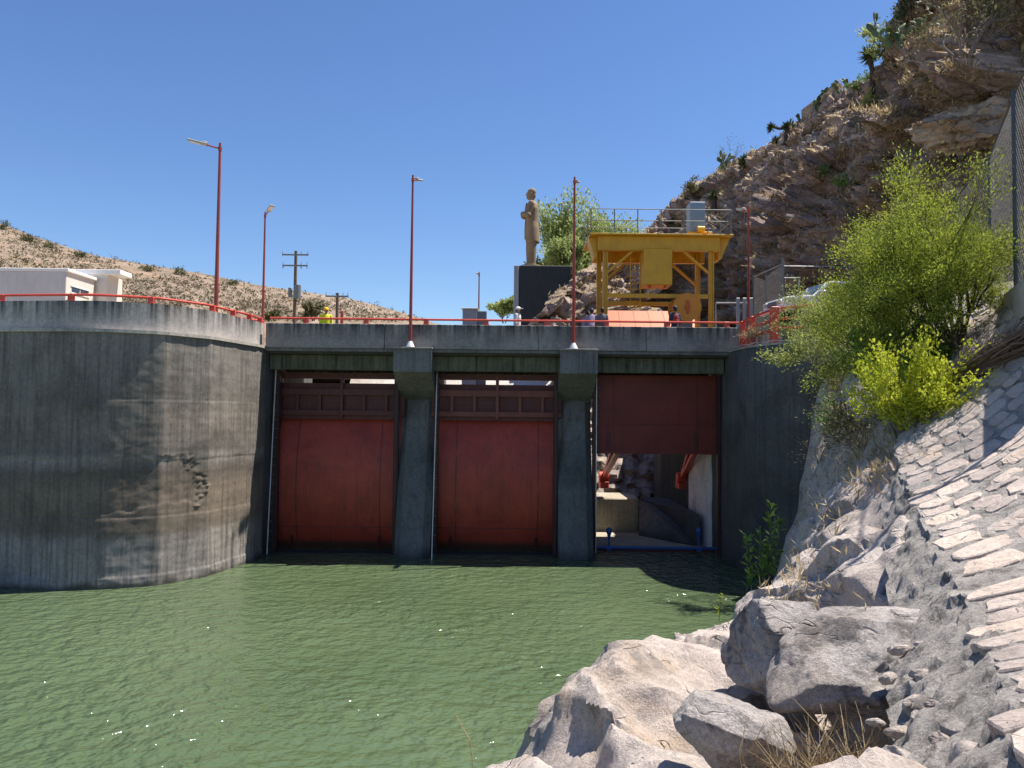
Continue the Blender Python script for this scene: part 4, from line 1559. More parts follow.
rp = resample([p0, Vector((9.8, 31.6, 0)), Vector((10.2, 30.6, 0))], 0.1)
rr = thing('guard_rail', (10, 31, DECK), 'red railing with thick square posts at the right end of the bridge by the bushes', 'railing', 'red guard rails')
mb = MB()
pts = [(p0.x, p0.y, 9.97), (9.75, 31.9, 10.08), (10.2, 30.6, 10.25), (12.0, 29.3, 10.3), (14.2, 28.6, 10.35)]
for dz in (0, -0.42, -0.8):
    mb.tube([(x, y, z + dz) for x, y, z in pts], 0.05, 8)
mb.build('rail', M['red'], rr, smooth=True)
for (x, y, z, w_) in ((9.6, 32.7, 10.0, .09), (9.75, 31.85, 10.1, .09), (10.2, 30.6, 10.32, .14), (12.0, 29.3, 10.35, .09), (14.2, 28.6, 10.4, .09)):
    mb = MB()
    mb.box(x - w_, x + w_, y - w_, y + w_, LEDGE, z, 0.015)
    mb.build('post', M['red'], rr)

# ------------------------------------------------------------------ street lamps
def make_lamp(label):
    t = thing('street_lamp', (0, 0, 0), label, 'street lamp', 'red lamp posts on the dam')
    mb = MB()
    mb.tube([(0, 0, 0.22), (0, 0, 7.0)], [0.075, 0.042], 10)
    mb.build('pole', M['pole_red'], t, smooth=True)
    mb = MB()
    mb.tube([(0, 0, 0), (0, 0, 0.06), (0, 0, 0.24)], [0.19, 0.17, 0.08], 12)
    mb.build('base', M['white'], t, smooth=True)
    mb = MB()
    mb.tube([(0.06, 0, 6.78), (-0.3, 0, 6.88), (-0.55, 0, 6.96)], 0.028, 8)
    mb.tube([(0, 0, 6.72), (0, 0, 6.86)], 0.06, 10)
    mb.build('arm', M['pole_red'], t)
    mb = MB()
    Mx = Matrix.Translation((-0.5, 0, 6.95)) @ Matrix.Rotation(R(14), 4, 'Y')
    mb.box(-0.62, 0.06, -0.13, 0.13, -0.03, 0.035, 0.02, M=Mx)
    mb.box(-0.1, 0.06, -0.09, 0.09, 0.03, 0.09, 0.02, M=Mx)
    h = mb.build('lamp_head', M['lampgrey'], t)
    mb = MB()
    mb.box(-0.56, -0.14, -0.1, 0.1, -0.045, -0.031, 0.004, M=Mx)
    mb.build('lens', M['white'], h)
    return t


L0 = make_lamp('tall red lamp post with its arm reaching left above the curved wing wall')
x, y = -11.5, 30.4
L0.location = (x, y, DECK - .06)
ztop = at(216, 143, y).z
L0.scale = (1.15, 1.15, (ztop - L0.location.z) / 7.0)
zt = at(412, 175, 32.66).z
for (px, y, base, ytop, rz, lab) in ((410.5, 32.66, 8.77, 175, R(-100), 'red lamp post standing on the left pier head, lamp seen end on'),
                                     (573.5, 32.66, 8.77, 177, R(-100), 'red lamp post standing on the right pier head against the sky'),
                                     (262.5, 39.0, DECK, 212, R(125), 'red lamp post with boxy white lamp head between wing wall and utility pole'),
                                     (748.5, 38.6, DECK, 206, R(-80), 'red lamp post right of the yellow crane in front of the cliff'),
                                     (478.5, 56, DECK, 272, R(-80), 'small dark far lamp post beside the grey cabinet and black pedestal')):
    o = copy_tree(L0)
    pb = at(px, 330, y)
    zt = at(px, ytop, y).z
    o.location = (pb.x, y, base)
    o.scale = (1, 1, (zt - base) / 7.0)
    o.rotation_euler = (0, 0, rz)
    o['label'] = lab

# ------------------------------------------------------------------ utility poles
def utility(px, Y, ytop, label, full=True):
    b = at(px, 320, Y)
    zt = at(px, ytop, Y).z
    t = thing('utility_pole', (b.x, Y, DECK - .05), label, 'utility pole', 'wooden power poles by the hill')
    k = Y / 65
    mb = MB()
    mb.tube([(b.x, Y, DECK - .05), (b.x, Y, zt)], [0.17 * k, 0.12 * k], 10)
    mb.build('pole', M['wood'], t, smooth=True)
    rows = ((-0.35, 1.1), (-1.25, 1.05)) if full else ((-0.3, 0.95),)
    for dz, hw in rows:
        mb = MB()
        mb.box(b.x - hw * k, b.x + hw * k, Y - .22 * k, Y - .12 * k, zt + (dz - .06) * k, zt + (dz + .06) * k, 0.01)
        arm = mb.build('crossarm', M['steel'], t)
        for xx in (-hw * .95, -hw * .0 + .5, hw * .95):
            mb = MB()
            xw = b.x + xx * k
            s_ = 1 if dz < -1 else -1
            mb.tube([(xw, Y - .17 * k, zt + dz * k - .25 * k * (dz < -1)), (xw, Y - .17 * k, zt + (dz + .3) * k)], [0.05 * k, 0.03 * k], 8)
            mb.build('insulator', M['grey_trim'], arm)
    if full:
        mb = MB()
        mb.tube([(b.x + .25, Y - .25, zt - 4.0), (b.x + .25, Y - .25, zt - 2.9)], 0.3, 12)
        mb.box(b.x - .5, b.x - .2, Y - .3, Y - .1, zt - 3.9, zt - 3.1, 0.03)
        mb.build('transformer', M['steel'], t, smooth=True)
    return t


utility(294.5, 65, 251, 'taller power pole with two crossarms and a dark transformer before the hill')
utility(337, 95, 293, 'short distant power pole with one crossarm right of the yellow helmet', False)
mb = MB()
p = at(342, 312, 39.3)
mb.box(p.x - .07, p.x + .07, 39.25, 39.4, PAR, at(342, 311, 39.3).z, 0.01)
tag(mb.build('short_post', M['red']), 'short red post standing on the far parapet behind the bridge rail', 'post')

# ------------------------------------------------------------------ crane on the deck
YF, YB = 35.4, 38.0
cr = thing('gantry_crane', (6.55, 36.7, DECK), 'yellow gate hoist crane with roof platform standing on the bridge deck', 'crane')
PX = lambda px, Y=YF: at(px, 300, Y).x
PZ = lambda py, Y=YF, px=660: at(px, py, Y).z
xl, xr = PX(605), PX(711)
zr = PZ(236)
for x in (xl, xr):
    for y in (YF, YB):
        mb = MB()
        for sx in (-1, 1):
            mb.box(x + sx * .09 - .02, x + sx * .09 + .02, y - .1, y + .1, DECK + .35, zr - .3)
        mb.box(x - .069, x + .069, y - .025, y + .025, DECK + .35, zr - .3)
        mb.build('leg', M['yellow'], cr)
    mb = MB()
    mb.box(x - .16, x + .16, YF - .6, YB + .6, DECK + .12, DECK + .35, 0.02)
    tr = mb.build('end_truck', M['yellow'], cr)
    for y in (YF - .3, YB + .3):
        mb = MB()
        mb.tube([(x - .08, y, DECK + .17), (x + .08, y, DECK + .17)], 0.17, 14)
        mb.build('wheel', M['steel'], tr)
# roof platform with hopper-shaped ends
xa, xb = PX(588.5), PX(730.5)
mb = MB()
mb.box(xa, xb, YF - .5, YB + .5, zr - .07, zr, 0.01)
mb.build('platform', M['yellow'], cr)
z1, z2 = zr - .10, PZ(251)
for y in (YF - .2, YB + .05):
    mb = MB()
    mb.box(xl - .35, xr + .35, y, y + .16, z2, zr - .072, 0.01)
    mb.box(xl - .35, xr + .35, y - .06, y + .22, z2 - .03, z2 - .001, 0.005)
    mb.build('main_beam', M['yellow'], cr)
for s_, xe, xi in ((-1, xa, xl - .36), (1, xb, xr + .36)):
    mb = MB()
    zb = PZ(258)
    mb.prism([(xe, YF + .1, zr - .075), (xi, YF + .1, zr - .075), (xi, YF + .1, zb), (xi + s_ * .12, YF + .1, zb)], (0, 1.0, 0))
    mb.build('sloped_end', M['yellow'], cr)
mb = MB()
zb1, zb2 = PZ(262, YB), PZ(251, YB)
mb.box(xl + .16, xr - .16, YB - .1, YB - .02, zb1, zb2 + .2, 0.01)
mb.build('rear_beam', M['orange'] if False else M['yellow'], cr)
for y, dz in ((YF, 0), (YB, -0.1)):
    for s_ in (0, 1):
        mb = MB()
        xA = xl + .1 if s_ == 0 else xr - .1
        xB = xA + (1.15 if s_ == 0 else -1.15)
        mb.bar((xA, y, PZ(273) + dz), (xB, y, z2 + .0 + dz), 0.1, 0.12, up=(0, 1, 0))
        mb.build('brace', M['yellow'], cr)
for y, py in ((YF, 295), (YB, 303)):
    mb = MB()
    mb.box(xl + .12, xr - .12, y - .06, y + .06, PZ(py + 3, y), PZ(py - 1, y), 0.008)
    mb.build('tie_beam', M['yellow'], cr)
# hanging sheet housing
xh0, xh1 = PX(642.5), PX(671)
mb = MB()
mb.box(xh0, xh1, YF - .32, YF + .9, PZ(286), z2 + .05, 0.03)
hs = mb.build('hoist_housing', M['yellow'], cr)
mb = MB()
for x in (xh0 + .3, xh1 - .3):
    mb.box(x - .06, x + .06, YF - .2, YF - .08, PZ(288.5), PZ(286), 0.01)
mb.build('lug', M['orange'], hs)
# ladder
mb = MB()
for px in (632, 642):
    mb.bar((PX(px), YF + .5, PZ(308)), (PX(px), YF + .5, zr), 0.045, 0.045)
mb.build('ladder_rail', M['yellow'], cr)
mb = MB()
for i in range(12):
    z = PZ(306) + i * 0.28
    mb.tube([(PX(627 if i % 2 else 632), YF + .5, z), (PX(642), YF + .5, z)], 0.018, 6)
mb.build('ladder_rung', M['yellow'], cr)
# cable drum
c = Vector((PX(687, YF - .35), YF - .35, PZ(307, YF - .35)))
mb = MB()
mb.tube([c + Vector((0, -.12, 0)), c + Vector((0, -.06, 0))], 0.63, 32)
mb.tube([c + Vector((0, -.06, 0)), c + Vector((0, 1.1, 0))], 0.5, 28)
mb.tube([c + Vector((0, 1.1, 0)), c + Vector((0, 1.16, 0))], 0.63, 32)
dr = mb.build('cable_drum', M['drum'], cr)
mb = MB()
mb.box(c.x - .06, c.x + .06, c.y - .17, c.y - .121, c.z - .3, c.z + .3, 0.01)
mb.tube([c + Vector((0, -.2, 0)), c + Vector((0, -.121, 0))], 0.13, 14)
mb.build('hub', M['orange'], dr)
mb = MB()
mb.box(c.x - .3, c.x + .3, c.y + .2, c.y + .9, DECK + .36, c.z - .5, 0.02)
mb.build('drum_stand', M['steel'], cr)
# roof railing
gr = MB()
xs_ = np.linspace(xa + .05, xb - .1, 7)
for y in (YF - .45, YB + .45):
    for x in xs_:
        gr.tube([(x, y, zr), (x, y, zr + 1.1)], 0.025, 6)
    for dz in (1.1, .58):
        gr.tube([(xs_[0], y, zr + dz), (xs_[-1], y, zr + dz)], 0.022, 6)
for x in (xs_[0], xs_[-1]):
    for dz in (1.1, .58):
        gr.tube([(x, YF - .45, zr + dz), (x, YB + .45, zr + dz)], 0.022, 6)
    gr.tube([(x, 36.7, zr), (x, 36.7, zr + 1.1)], 0.025, 6)
gr.build('roof_railing', M['steel'], cr)
cb = MB()
cb.box(PX(691), PX(706.5), YF + .2, YF + 1.0, zr + .25, PZ(200), 0.03)
cab = cb.build('control_cabinet', M['cabinet'], cr)
cb = MB()
cb.box(PX(691.5), PX(706), YF + .185, YF + .199, zr + .3, PZ(201))
cb.tube([(PX(705), YF + .17, zr + .9), (PX(705), YF + .17, zr + 1.05)], 0.02, 6)
cb.build('cabinet_door', M['cabinet'], cab)
cb = MB()
cb.box(PX(688), PX(713), YF + .1, YF + 1.1, zr + .002, zr + .25, 0.02)
cb.tube([(PX(697), YF - .05, zr + .3), (PX(704), YF - .05, zr + .3)], 0.16, 12)
cb.build('hoist_motor', M['yellow'], cr)
cb = MB()
cb.tube([(PX(608), YF + .6, zr + .14), (PX(618), YF + .6, zr + .14)], 0.13, 12)
cb.build('cylinder', M['leaf_green'], cr)

# sloped orange sheet cover behind the crane
oc = MB()
xo0, xo1 = at(607, 318, 39).x, at(699, 318, 39).x
oc.prism([(xo0, 38.2, 9.3), (xo0, 38.2, DECK - .02), (xo0, 40.5, DECK - .02), (xo0, 40.5, at(660, 310.5, 40.3).z)], (xo1 - xo0, 0, 0))
for i in range(1, 6):
    x = xo0 + (xo1 - xo0) * i / 6
    oc.bar((x, 38.2, 9.31), (x, 40.5, at(660, 310.5, 40.3).z + .01), 0.03, 0.02)
tag(oc.build('sheet_cover', M['orange']), 'low bright orange sloping sheet metal cover between the crane legs', 'cover')

# ------------------------------------------------------------------ grey cabinet on the crest
b = at(471, 318, 46)
kb = thing('electric_cabinet', (b.x, 46.5, DECK), 'pale grey electric cabinet standing beyond the rail left of the black pedestal', 'cabinet')
mb = MB()
zt = at(471, 309, 46).z
mb.box(b.x - .5, b.x + .35, 46, 46.9, 5.0, zt, 0.02)
mb.build('body', M['grey_trim'], kb)
mb = MB()
mb.box(b.x + .36, b.x + .9, 46.1, 46.8, 5.0, zt - .1, 0.02)
mb.build('side_box', M['steel'], kb)
mb = MB()
mb.box(b.x - .58, b.x + .43, 45.92, 46.98, zt + .001, zt + .06, 0.01)
mb.build('roof', M['white'], kb)


# ------------------------------------------------------------------ bodies
def remesh(parts, voxel, name, mat, parent, smooth_it=2):
    """one continuous surface out of overlapping capsules/ellipsoids (local coordinates)."""
    mb = MB()
    for kind, *a in parts:
        if kind == 't':
            mb.tube(a[0], a[1], 12)
            pts, rr_ = a[0], a[1]
            if not hasattr(rr_, '__len__'):
                rr_ = [rr_] * len(pts)
            mb.ell(pts[0], rr_[0], 12, 8)
            mb.ell(pts[-1], rr_[-1], 12, 8)
            for p_, r_ in list(zip(pts, rr_))[1:-1]:
                mb.ell(p_, r_, 12, 8)
        elif kind == 'e':
            mb.ell(a[0], a[1], 18, 12, M=a[2] if len(a) > 2 else None)
        elif kind == 'g':
            mb.grid(a[0], closed=True)
            n = len(a[0][0])
            b0 = len(mb.v) - n * len(a[0])
            mb.f.append(tuple(range(b0, b0 + n))); mb.mi.append(0)
            b1 = len(mb.v) - n
            mb.f.append(tuple(range(b1, b1 + n))); mb.mi.append(0)
    import bmesh
    me = mb.mesh('tmp')
    bm = bmesh.new(); bm.from_mesh(me)
    bmesh.ops.recalc_face_normals(bm, faces=bm.faces)
    bm.to_mesh(me); bm.free()
    o = bpy.data.objects.new('tmp', me)
    C.objects.link(o)
    md = o.modifiers.new('r', 'REMESH')
    md.mode = 'VOXEL'
    md.voxel_size = voxel
    ms = o.modifiers.new('s', 'SMOOTH')
    ms.iterations = smooth_it
    dg = bpy.context.evaluated_depsgraph_get()
    me2 = bpy.data.meshes.new_from_object(o.evaluated_get(dg))
    bpy.data.objects.remove(o)
    me2.name = name
    return link_mesh(name, me2, mat, parent, local=True, smooth=True)


def rings(spec, n=16):
    """spec: list of (z, cx, cy, rx, ry) -> ring grid."""
    return [[Vector((cx + rx * math.cos(2 * PI * k / n), cy + ry * math.sin(2 * PI * k / n), z)) for k in range(n)] for z, cx, cy, rx, ry in spec]


def person(loc, rz, label, shirt, pants='trousers', pose='lean', cap=None, extra=None, h=1.72):
    t = thing('person', loc, label, 'person', None, rz)
    s_ = h / 1.75
    t.scale = (s_, s_, s_)
    # faces -Y locally
    lean = 0.16 if pose == 'lean' else 0.0
    sh = Vector((0, -lean, 1.42)); nk = Vector((0, -lean * 1.1, 1.5)); hd = Vector((0, -lean * 1.35 - .01, 1.64))
    arms = []
    for sx in (-1, 1):
        S = sh + Vector((sx * .19, 0, -.02))
        if pose == 'lean':
            E = S + Vector((sx * .07, -.12, -.26)); W = E + Vector((-sx * .08, -.22, .0))
        else:
            E = S + Vector((sx * .05, .02, -.29)); W = E + Vector((0, -.07, -.24))
        arms.append((S, E, W, sx))
    parts = [('e', hd, (.078, .098, .118)), ('e', hd + Vector((0, -.035, -.065)), (.055, .06, .055)), ('e', hd + Vector((0, -.102, -.012)), (.014, .02, .022)),
             ('t', [nk, hd + Vector((0, .01, -.06))], [.058, .054]),
             ('g', rings([(.86, 0, 0, .15, .105), (1.0, 0, 0, .14, .1), (1.15, 0, -lean * .4, .145, .1), (1.32, 0, -lean * .85, .17, .11), (1.43, 0, -lean, .15, .09), (1.49, 0, -lean * 1.05, .06, .055)]))]
    for sx in (-1, 1):
        parts.append(('e', hd + Vector((sx * .08, .005, -.01)), (.014, .025, .032)))
    for S, E, W, sx in arms:
        d = (W - E).normalized()
        parts.append(('t', [S, E, W], [.052, .041, .03]))
        parts.append(('e', W + d * .055, (.038, .045, .028)))
    legs = []
    for sx in (-1, 1):
        H = Vector((sx * .09, 0, .88)); K = Vector((sx * .1, -.03, .48)); A = Vector((sx * .11, .02, .08))
        legs.append((H, K, A))
        parts.append(('t', [H, K, A], [.085, .058, .042]))
        parts.append(('t', [A + Vector((0, .03, -.035)), A + Vector((0, -.16, -.05))], [.04, .032]))
    body = remesh(parts, .014, 'body', M['skin'], t)
    mb = MB()
    for S, E, W, sx in arms:
        d = (W - E).normalized()
        side = d.cross(Vector((0, 0, 1))).normalized()
        upv = side.cross(d)
        base = W + d * .085
        for k, l in enumerate((.065, .078, .082, .07)):
            p0_ = base + side * ((k - 1.5) * .018)
            mb.tube([p0_, p0_ + d * l * .5, p0_ + d * l * .85 - upv * .02, p0_ + d * l - upv * .035], [.0085, .0085, .0078, .006], 7)
        p0_ = W + d * .035 - side * (sx * .03)
        mb.tube([p0_, p0_ + d * .03 - side * (sx * .03), p0_ + d * .065 - side * (sx * .036)], [.011, .01, .007], 7)
    mb.build('fingers', M['skin'], t, local=True, smooth=True)
    # shirt
    sp_ = [('g', rings([(.82, 0, 0, .175, .13), (.98, 0, 0, .16, .12), (1.15, 0, -lean * .4, .162, .12), (1.32, 0, -lean * .85, .19, .127), (1.43, 0, -lean, .168, .105), (1.485, 0, -lean * 1.05, .085, .075)]))]
    for S, E, W, sx in arms:
        sp_.append(('t', [S, E, E.lerp(W, .25 if shirt != 'hivis' else .9)], [.07, .058, .05]))
    remesh(sp_, .014, 'shirt', M[shirt], t)
    lp = []
    for H, K, A in legs:
        lp.append(('t', [H, K, A + Vector((0, 0, .02))], [.1, .075, .065]))
    lp.append(('e', Vector((0, 0, .88)), (.165, .118, .12)))
    remesh(lp, .016, 'trousers', M[pants], t)
    for H, K, A in legs:
        remesh([('t', [A + Vector((0, .045, -.035)), A + Vector((0, -.17, -.045))], [.048, .038]), ('t', [A, A + Vector((0, 0.01, .05))], [.05, .052])], .014, 'shoe', M['shoe'], t)
    mb = MB()
    for sx in (-1, 1):
        mb.ell(hd + Vector((sx * .03, -.09, .012)), (.012, .008, .008), 8, 6)
    mb.build('eyes', M['hair'], t, local=True)
    if cap:
        mb = MB()
        mb.ell(hd + Vector((0, .005, .045)), (.098, .118, .095), 18, 10)
        if cap == 'helmet':
            mb.tube([hd + Vector((0, 0, .02)), hd + Vector((0, 0, .035))], [.13, .128], 18)
        else:
            mb.box(-.07, .07, hd.y - .2, hd.y - .08, hd.z + .04, hd.z + .055, 0.005)
        mb.build('helmet' if cap == 'helmet' else 'cap', M['helmet'] if cap == 'helmet' else M['shirt_white'], t, local=True, smooth=True)
    remesh([('e', hd + Vector((0, .02, .03)), (.088, .1, .105)), ('e', hd + Vector((0, .045, -.03)), (.078, .07, .075))], .012, 'hair', M['hair'], t)
    if extra == 'backpack':
        remesh([('e', Vector((.06, .2 - lean * .6, 1.2)), (.15, .09, .22)), ('e', Vector((.06, .25 - lean * .6, 1.1)), (.11, .06, .11))], .014, 'backpack', M['backpack'], t)
    return t


q = at(326, 320, 35.2); person((q.x, 35.2, DECK - .02), R(20), 'worker in yellow hard hat and lime hi-vis shirt walking on the bridge', 'hivis', pose='stand', cap='helmet', h=1.84)
q = at(519, 320, 44.5)
q2 = at(518, 303, 50.5)
q2 = at(518, 303, 34.2)
person((q2.x, 34.2, DECK - .02), R(70), 'person in white shirt and cap behind the rail below the black pedestal', 'shirt_white', pose='stand', cap='cap', h=1.82)
q = at(583, 320, 35.5); person((q.x, 34.5, DECK - .02), R(150), 'person in pale lilac shirt bent over behind the rail left of the crane leg', 'shirt_lilac', pose='lean', h=1.72)
q = at(590.5, 320, 34.6); person((q.x - .05, 33.9, DECK - .02), R(165), 'dark haired person with purplish shirt leaning beside the left crane leg', 'shirt_lilac', pose='lean', h=1.78)
q = at(600.5, 320, 34.2); person((q.x, 33.55, DECK - .02), R(185), 'person in dark grey shirt directly in front of the left crane leg', 'shirt_grey', pose='stand', h=1.74)
q = at(672, 320, 34.2); person((q.x, 33.6, DECK - .02), R(200), 'person in navy shirt with dark red backpack in front of the orange cover', 'shirt_navy', pose='stand', extra='backpack', h=1.85)

# ------------------------------------------------------------------ statue on its pedestal
Yp = 58
pz = at(545, 265.5, Yp).z
xL, xR = at(514, 270, Yp).x, at(571, 270, Yp).x
pd_ = thing('pedestal', ((xL + xR) / 2, Yp + 1.5, 7.7), 'tall black stone pedestal under the standing statue', 'pedestal')
mb = MB()
mb.box(xL + .38, xR, Yp, Yp + 3.2, 7.5, pz, 0.04)
mb.build('block', M['black_stone'], pd_)
mb = MB()
mb.box(xL, xL + .375, Yp - .05, Yp + 3.2, 7.5, pz, 0.04)
mb.build('edge_slab', M['grey_trim'], pd_)
sx_, sz_ = at(531, 264, Yp + 1.2).x, pz + .005
H = at(528, 188, Yp + 1.2).z - pz
st_ = thing('statue', (sx_, Yp + 1.2, sz_), 'tan stone statue of a man in a long coat with folded arms looking left', 'statue', None, R(-100))
k = H / 1.80
st_.scale = (k * .86, k * .9, k)
parts = [('g', rings([(0.0, 0, 0, .3, .27), (.05, 0, 0, .3, .27), (.051, 0, 0, .25, .22)], 20)),
         # trousers and coat
         ('t', [(-.08, -.02, .04), (-.085, -.03, .45), (-.08, .0, .88)], [.1, .115, .13]), ('t', [(.09, .03, .04), (.09, .03, .45), (.08, .02, .88)], [.1, .115, .13]),
         ('t', [(-.085, .02, .07), (-.09, -.15, .065)], [.05, .04]), ('t', [(.095, .07, .07), (.095, -.1, .065)], [.05, .04]),
         ('g', rings([(.57, 0, .035, .235, .17), (.68, 0, .03, .235, .172), (.88, 0, .025, .222, .165), (1.02, 0, .02, .205, .15), (1.16, 0, .02, .212, .155), (1.32, 0, .02, .235, .155), (1.42, 0, .025, .2, .125), (1.49, 0, .02, .09, .085)], 20)),
         ('t', [(-.2, .02, 1.4), (-.26, -.04, 1.16), (0.02, -.2, 1.16)], [.083, .075, .06]), ('t', [(.2, .02, 1.4), (.27, -.05, 1.14), (.0, -.22, 1.22)], [.083, .075, .06]),
         ('e', (-.03, -.22, 1.2), (.06, .045, .05)), ('e', (.06, -.21, 1.15), (.06, .045, .05)),
         ('t', [(0, .02, 1.46), (0, 0, 1.57)], [.072, .068]),
         ('e', (0, -.02, 1.66), (.078, .1, .13)), ('e', (0, -.07, 1.59), (.058, .06, .055)), ('e', (0, -.128, 1.65), (.017, .024, .028)),
         ('e', (0, .01, 1.70), (.085, .102, .1)), ('e', (0, .045, 1.63), (.075, .06, .075)), ('e', (0, -.10, 1.69), (.07, .03, .02)),
         ('e', (-.088, 0, 1.65), (.016, .026, .036)), ('e', (.088, 0, 1.65), (.016, .026, .036)),
         ('t', [(0, -.12, 1.44), (-.07, -.13, 1.3), (-.03, -.155, 1.2)], [.03, .03, .02]), ('t', [(0, -.12, 1.44), (.07, -.13, 1.3), (.03, -.155, 1.2)], [.03, .03, .02]),
         ('t', [(0, -.14, 1.12), (0, -.15, .9), (.01, -.15, .66)], [.02, .025, .022])]
remesh(parts, .011, 'figure', M['stone_statue'], st_, 1)

# ------------------------------------------------------------------ house on the left crest
Yh = 38.5
xc = at(66, 290, Yh).x
zt = at(66, 268.5, Yh).z
hs_ = thing('house', (xc - 5, 42, DECK - .05), 'low pale flat roofed building behind the left parapet below the hill', 'building')
mb = MB()
mb.box(xc - 13, xc - .0, Yh + .02, Yh + 2.6, DECK - .05, zt - .16)
mb.build('wall', M['housewall'], hs_)
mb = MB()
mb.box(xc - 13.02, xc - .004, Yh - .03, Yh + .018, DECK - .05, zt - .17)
mb.build('gable_shade_panel', M['houseshade'], hs_)  # thin sheet carrying the painted shade of the front wall
mb = MB()
mb.box(xc - 13.1, xc + .12, Yh - .06, Yh + 2.65, zt - .158, zt, 0.02)
mb.build('roof', M['white'], hs_)
Yw = Yh + 2.75
x2 = at(107, 290, Yw).x
z2h = at(105, 270, Yw).z
mb = MB()
mb.box(xc - 2, x2, Yw, Yw + 1.6, DECK - .05, z2h - .24)
mb.build('wing', M['housewall'], hs_)
mb = MB()
mb.box(xc - 2.2, at(121, 272, Yw).x, Yw - .08, Yw + 1.2, z2h - .238, z2h + .02, 0.02)
mb.build('wing_roof', M['white'], hs_)


def window(ax, p, w_, h_, ):
    """ax: 'x' faces +X, 'y' faces -Y; p = centre on the wall."""
    mb = MB()
    pn = MB()
    for k in (0, 1):
        a = -w_ / 2 + k * w_ / 2
        if ax == 'x':
            pn.box(p[0] + .004, p[0] + .012, p[1] + a + .04, p[1] + a + w_ / 2 - .04, p[2] - h_ / 2, p[2] + h_ / 2)
        else:
            pn.box(p[0] + a + .04, p[0] + a + w_ / 2 - .04, p[1] - .012, p[1] - .004, p[2] - h_ / 2, p[2] + h_ / 2)
    for dz in (-h_ / 2 - .03, h_ / 2 + .03):
        if ax == 'x':
            mb.box(p[0] + .002, p[0] + .04, p[1] - w_ / 2 - .06, p[1] + w_ / 2 + .06, p[2] + dz - .03, p[2] + dz + .03)
        else:
            mb.box(p[0] - w_ / 2 - .06, p[0] + w_ / 2 + .06, p[1] - .04, p[1] - .002, p[2] + dz - .03, p[2] + dz + .03)
    wo = mb.build('window', M['white'], hs_)
    pn.build('pane', M['glass'], wo)


window('x', (xc, Yh + 1.25, zt - .95), 1.6, .28)
window('x', (xc, Yh + 1.2, DECK + 2.0), .95, 1.2)
window('x', (xc, Yh + 2.1, DECK + 2.2), .3, .8)
window('y', ((xc + x2) / 2 + .3, Yw, DECK + 1.85), .55, 1.1)
window('y', ((xc + x2) / 2 - .12, Yw, DECK + 1.85), .2, 1.1)

# ------------------------------------------------------------------ white pickup truck
tq = at(826, 300, 31.2)
tk = thing('pickup_truck', (tq.x + .45, 31.8, 9.75), 'white pickup truck parked behind the bushes on the right bank, hood facing left', 'truck', None, R(8))
gz = 0.0
ts = .95
prof_b = [(-2.65, .5), (-2.68, .75), (-2.6, 1.0), (-2.35, 1.08), (-1.25, 1.16), (-0.62, 1.72), (-.35, 1.78), (.95, 1.78), (1.15, 1.7), (1.3, 1.2), (2.7, 1.18), (2.75, .55), (2.35, .5), (2.3, .72), (2.05, .88), (1.7, .88), (1.42, .72), (1.38, .42), (-1.2, .42), (-1.25, .7), (-1.5, .88), (-1.85, .88), (-2.1, .7), (-2.15, .48)]
mb = MB()
mb.prism([(x, -.85, z) for x, z in prof_b], (0, 1.7, 0))
bd = mb.build('body', M['truck_white'], tk, local=True)
bvm = bd.modifiers.new('b', 'BEVEL'); bvm.width = 0.05; bvm.segments = 2; bvm.limit_method = 'ANGLE'
mb = MB()
for y in (-.853, .851):
    mb.prism([(-1.05, y, 1.2), (-.55, y, 1.66), (-.05, y, 1.68), (-.05, y, 1.2)], (0, .004, 0))
    mb.prism([(.03, y, 1.2), (.03, y, 1.68), (.92, y, 1.66), (1.1, y, 1.2)], (0, .004, 0))
mb.prism([(-1.235, -.72, 1.2), (-.66, -.66, 1.69), (-.66, .66, 1.69), (-1.235, .72, 1.2)], (-.012, 0, .012))
mb.build('window', M['glass'], tk, local=True)
for x in (-1.68, 1.88):
    for y in (-.8, .8):
        mb = MB()
        mb.tube([(x, y - .12, .38), (x, y + .12, .38)], .38, 22)
        wh = mb.build('wheel', M['rubber'], tk, local=True)
        mb = MB()
        yy = y + (.121 if y > 0 else -.121)
        mb.tube([(x, yy, .38), (x, yy + (.02 if y > 0 else -.02), .38)], .22, 16)
        mb.build('rim', M['galv'], wh, local=True)
for y in (-.62, .62):
    mb = MB()
    mb.box(-2.72, -2.6, y - .18, y + .18, .76, .93, 0.03)
    mb.build('headlight', M['lampgrey'], tk, local=True)
mb = MB()
mb.box(-2.85, -2.66, -.88, .88, .42, .62, 0.05)
mb.build('bumper', M['white'], tk, local=True)
mb = MB()
mb.box(-2.70, -2.64, -.42, .42, .7, .93, 0.02)
mb.build('grille', M['steel'], tk, local=True)
for y in (-.98, .98):
    mb = MB()
    mb.box(-.95, -.82, y - .1, y + .1, 1.16, 1.34, 0.03)
    mb.build('mirror', M['truck_white'], tk, local=True)
tk.scale = (ts, ts, ts)

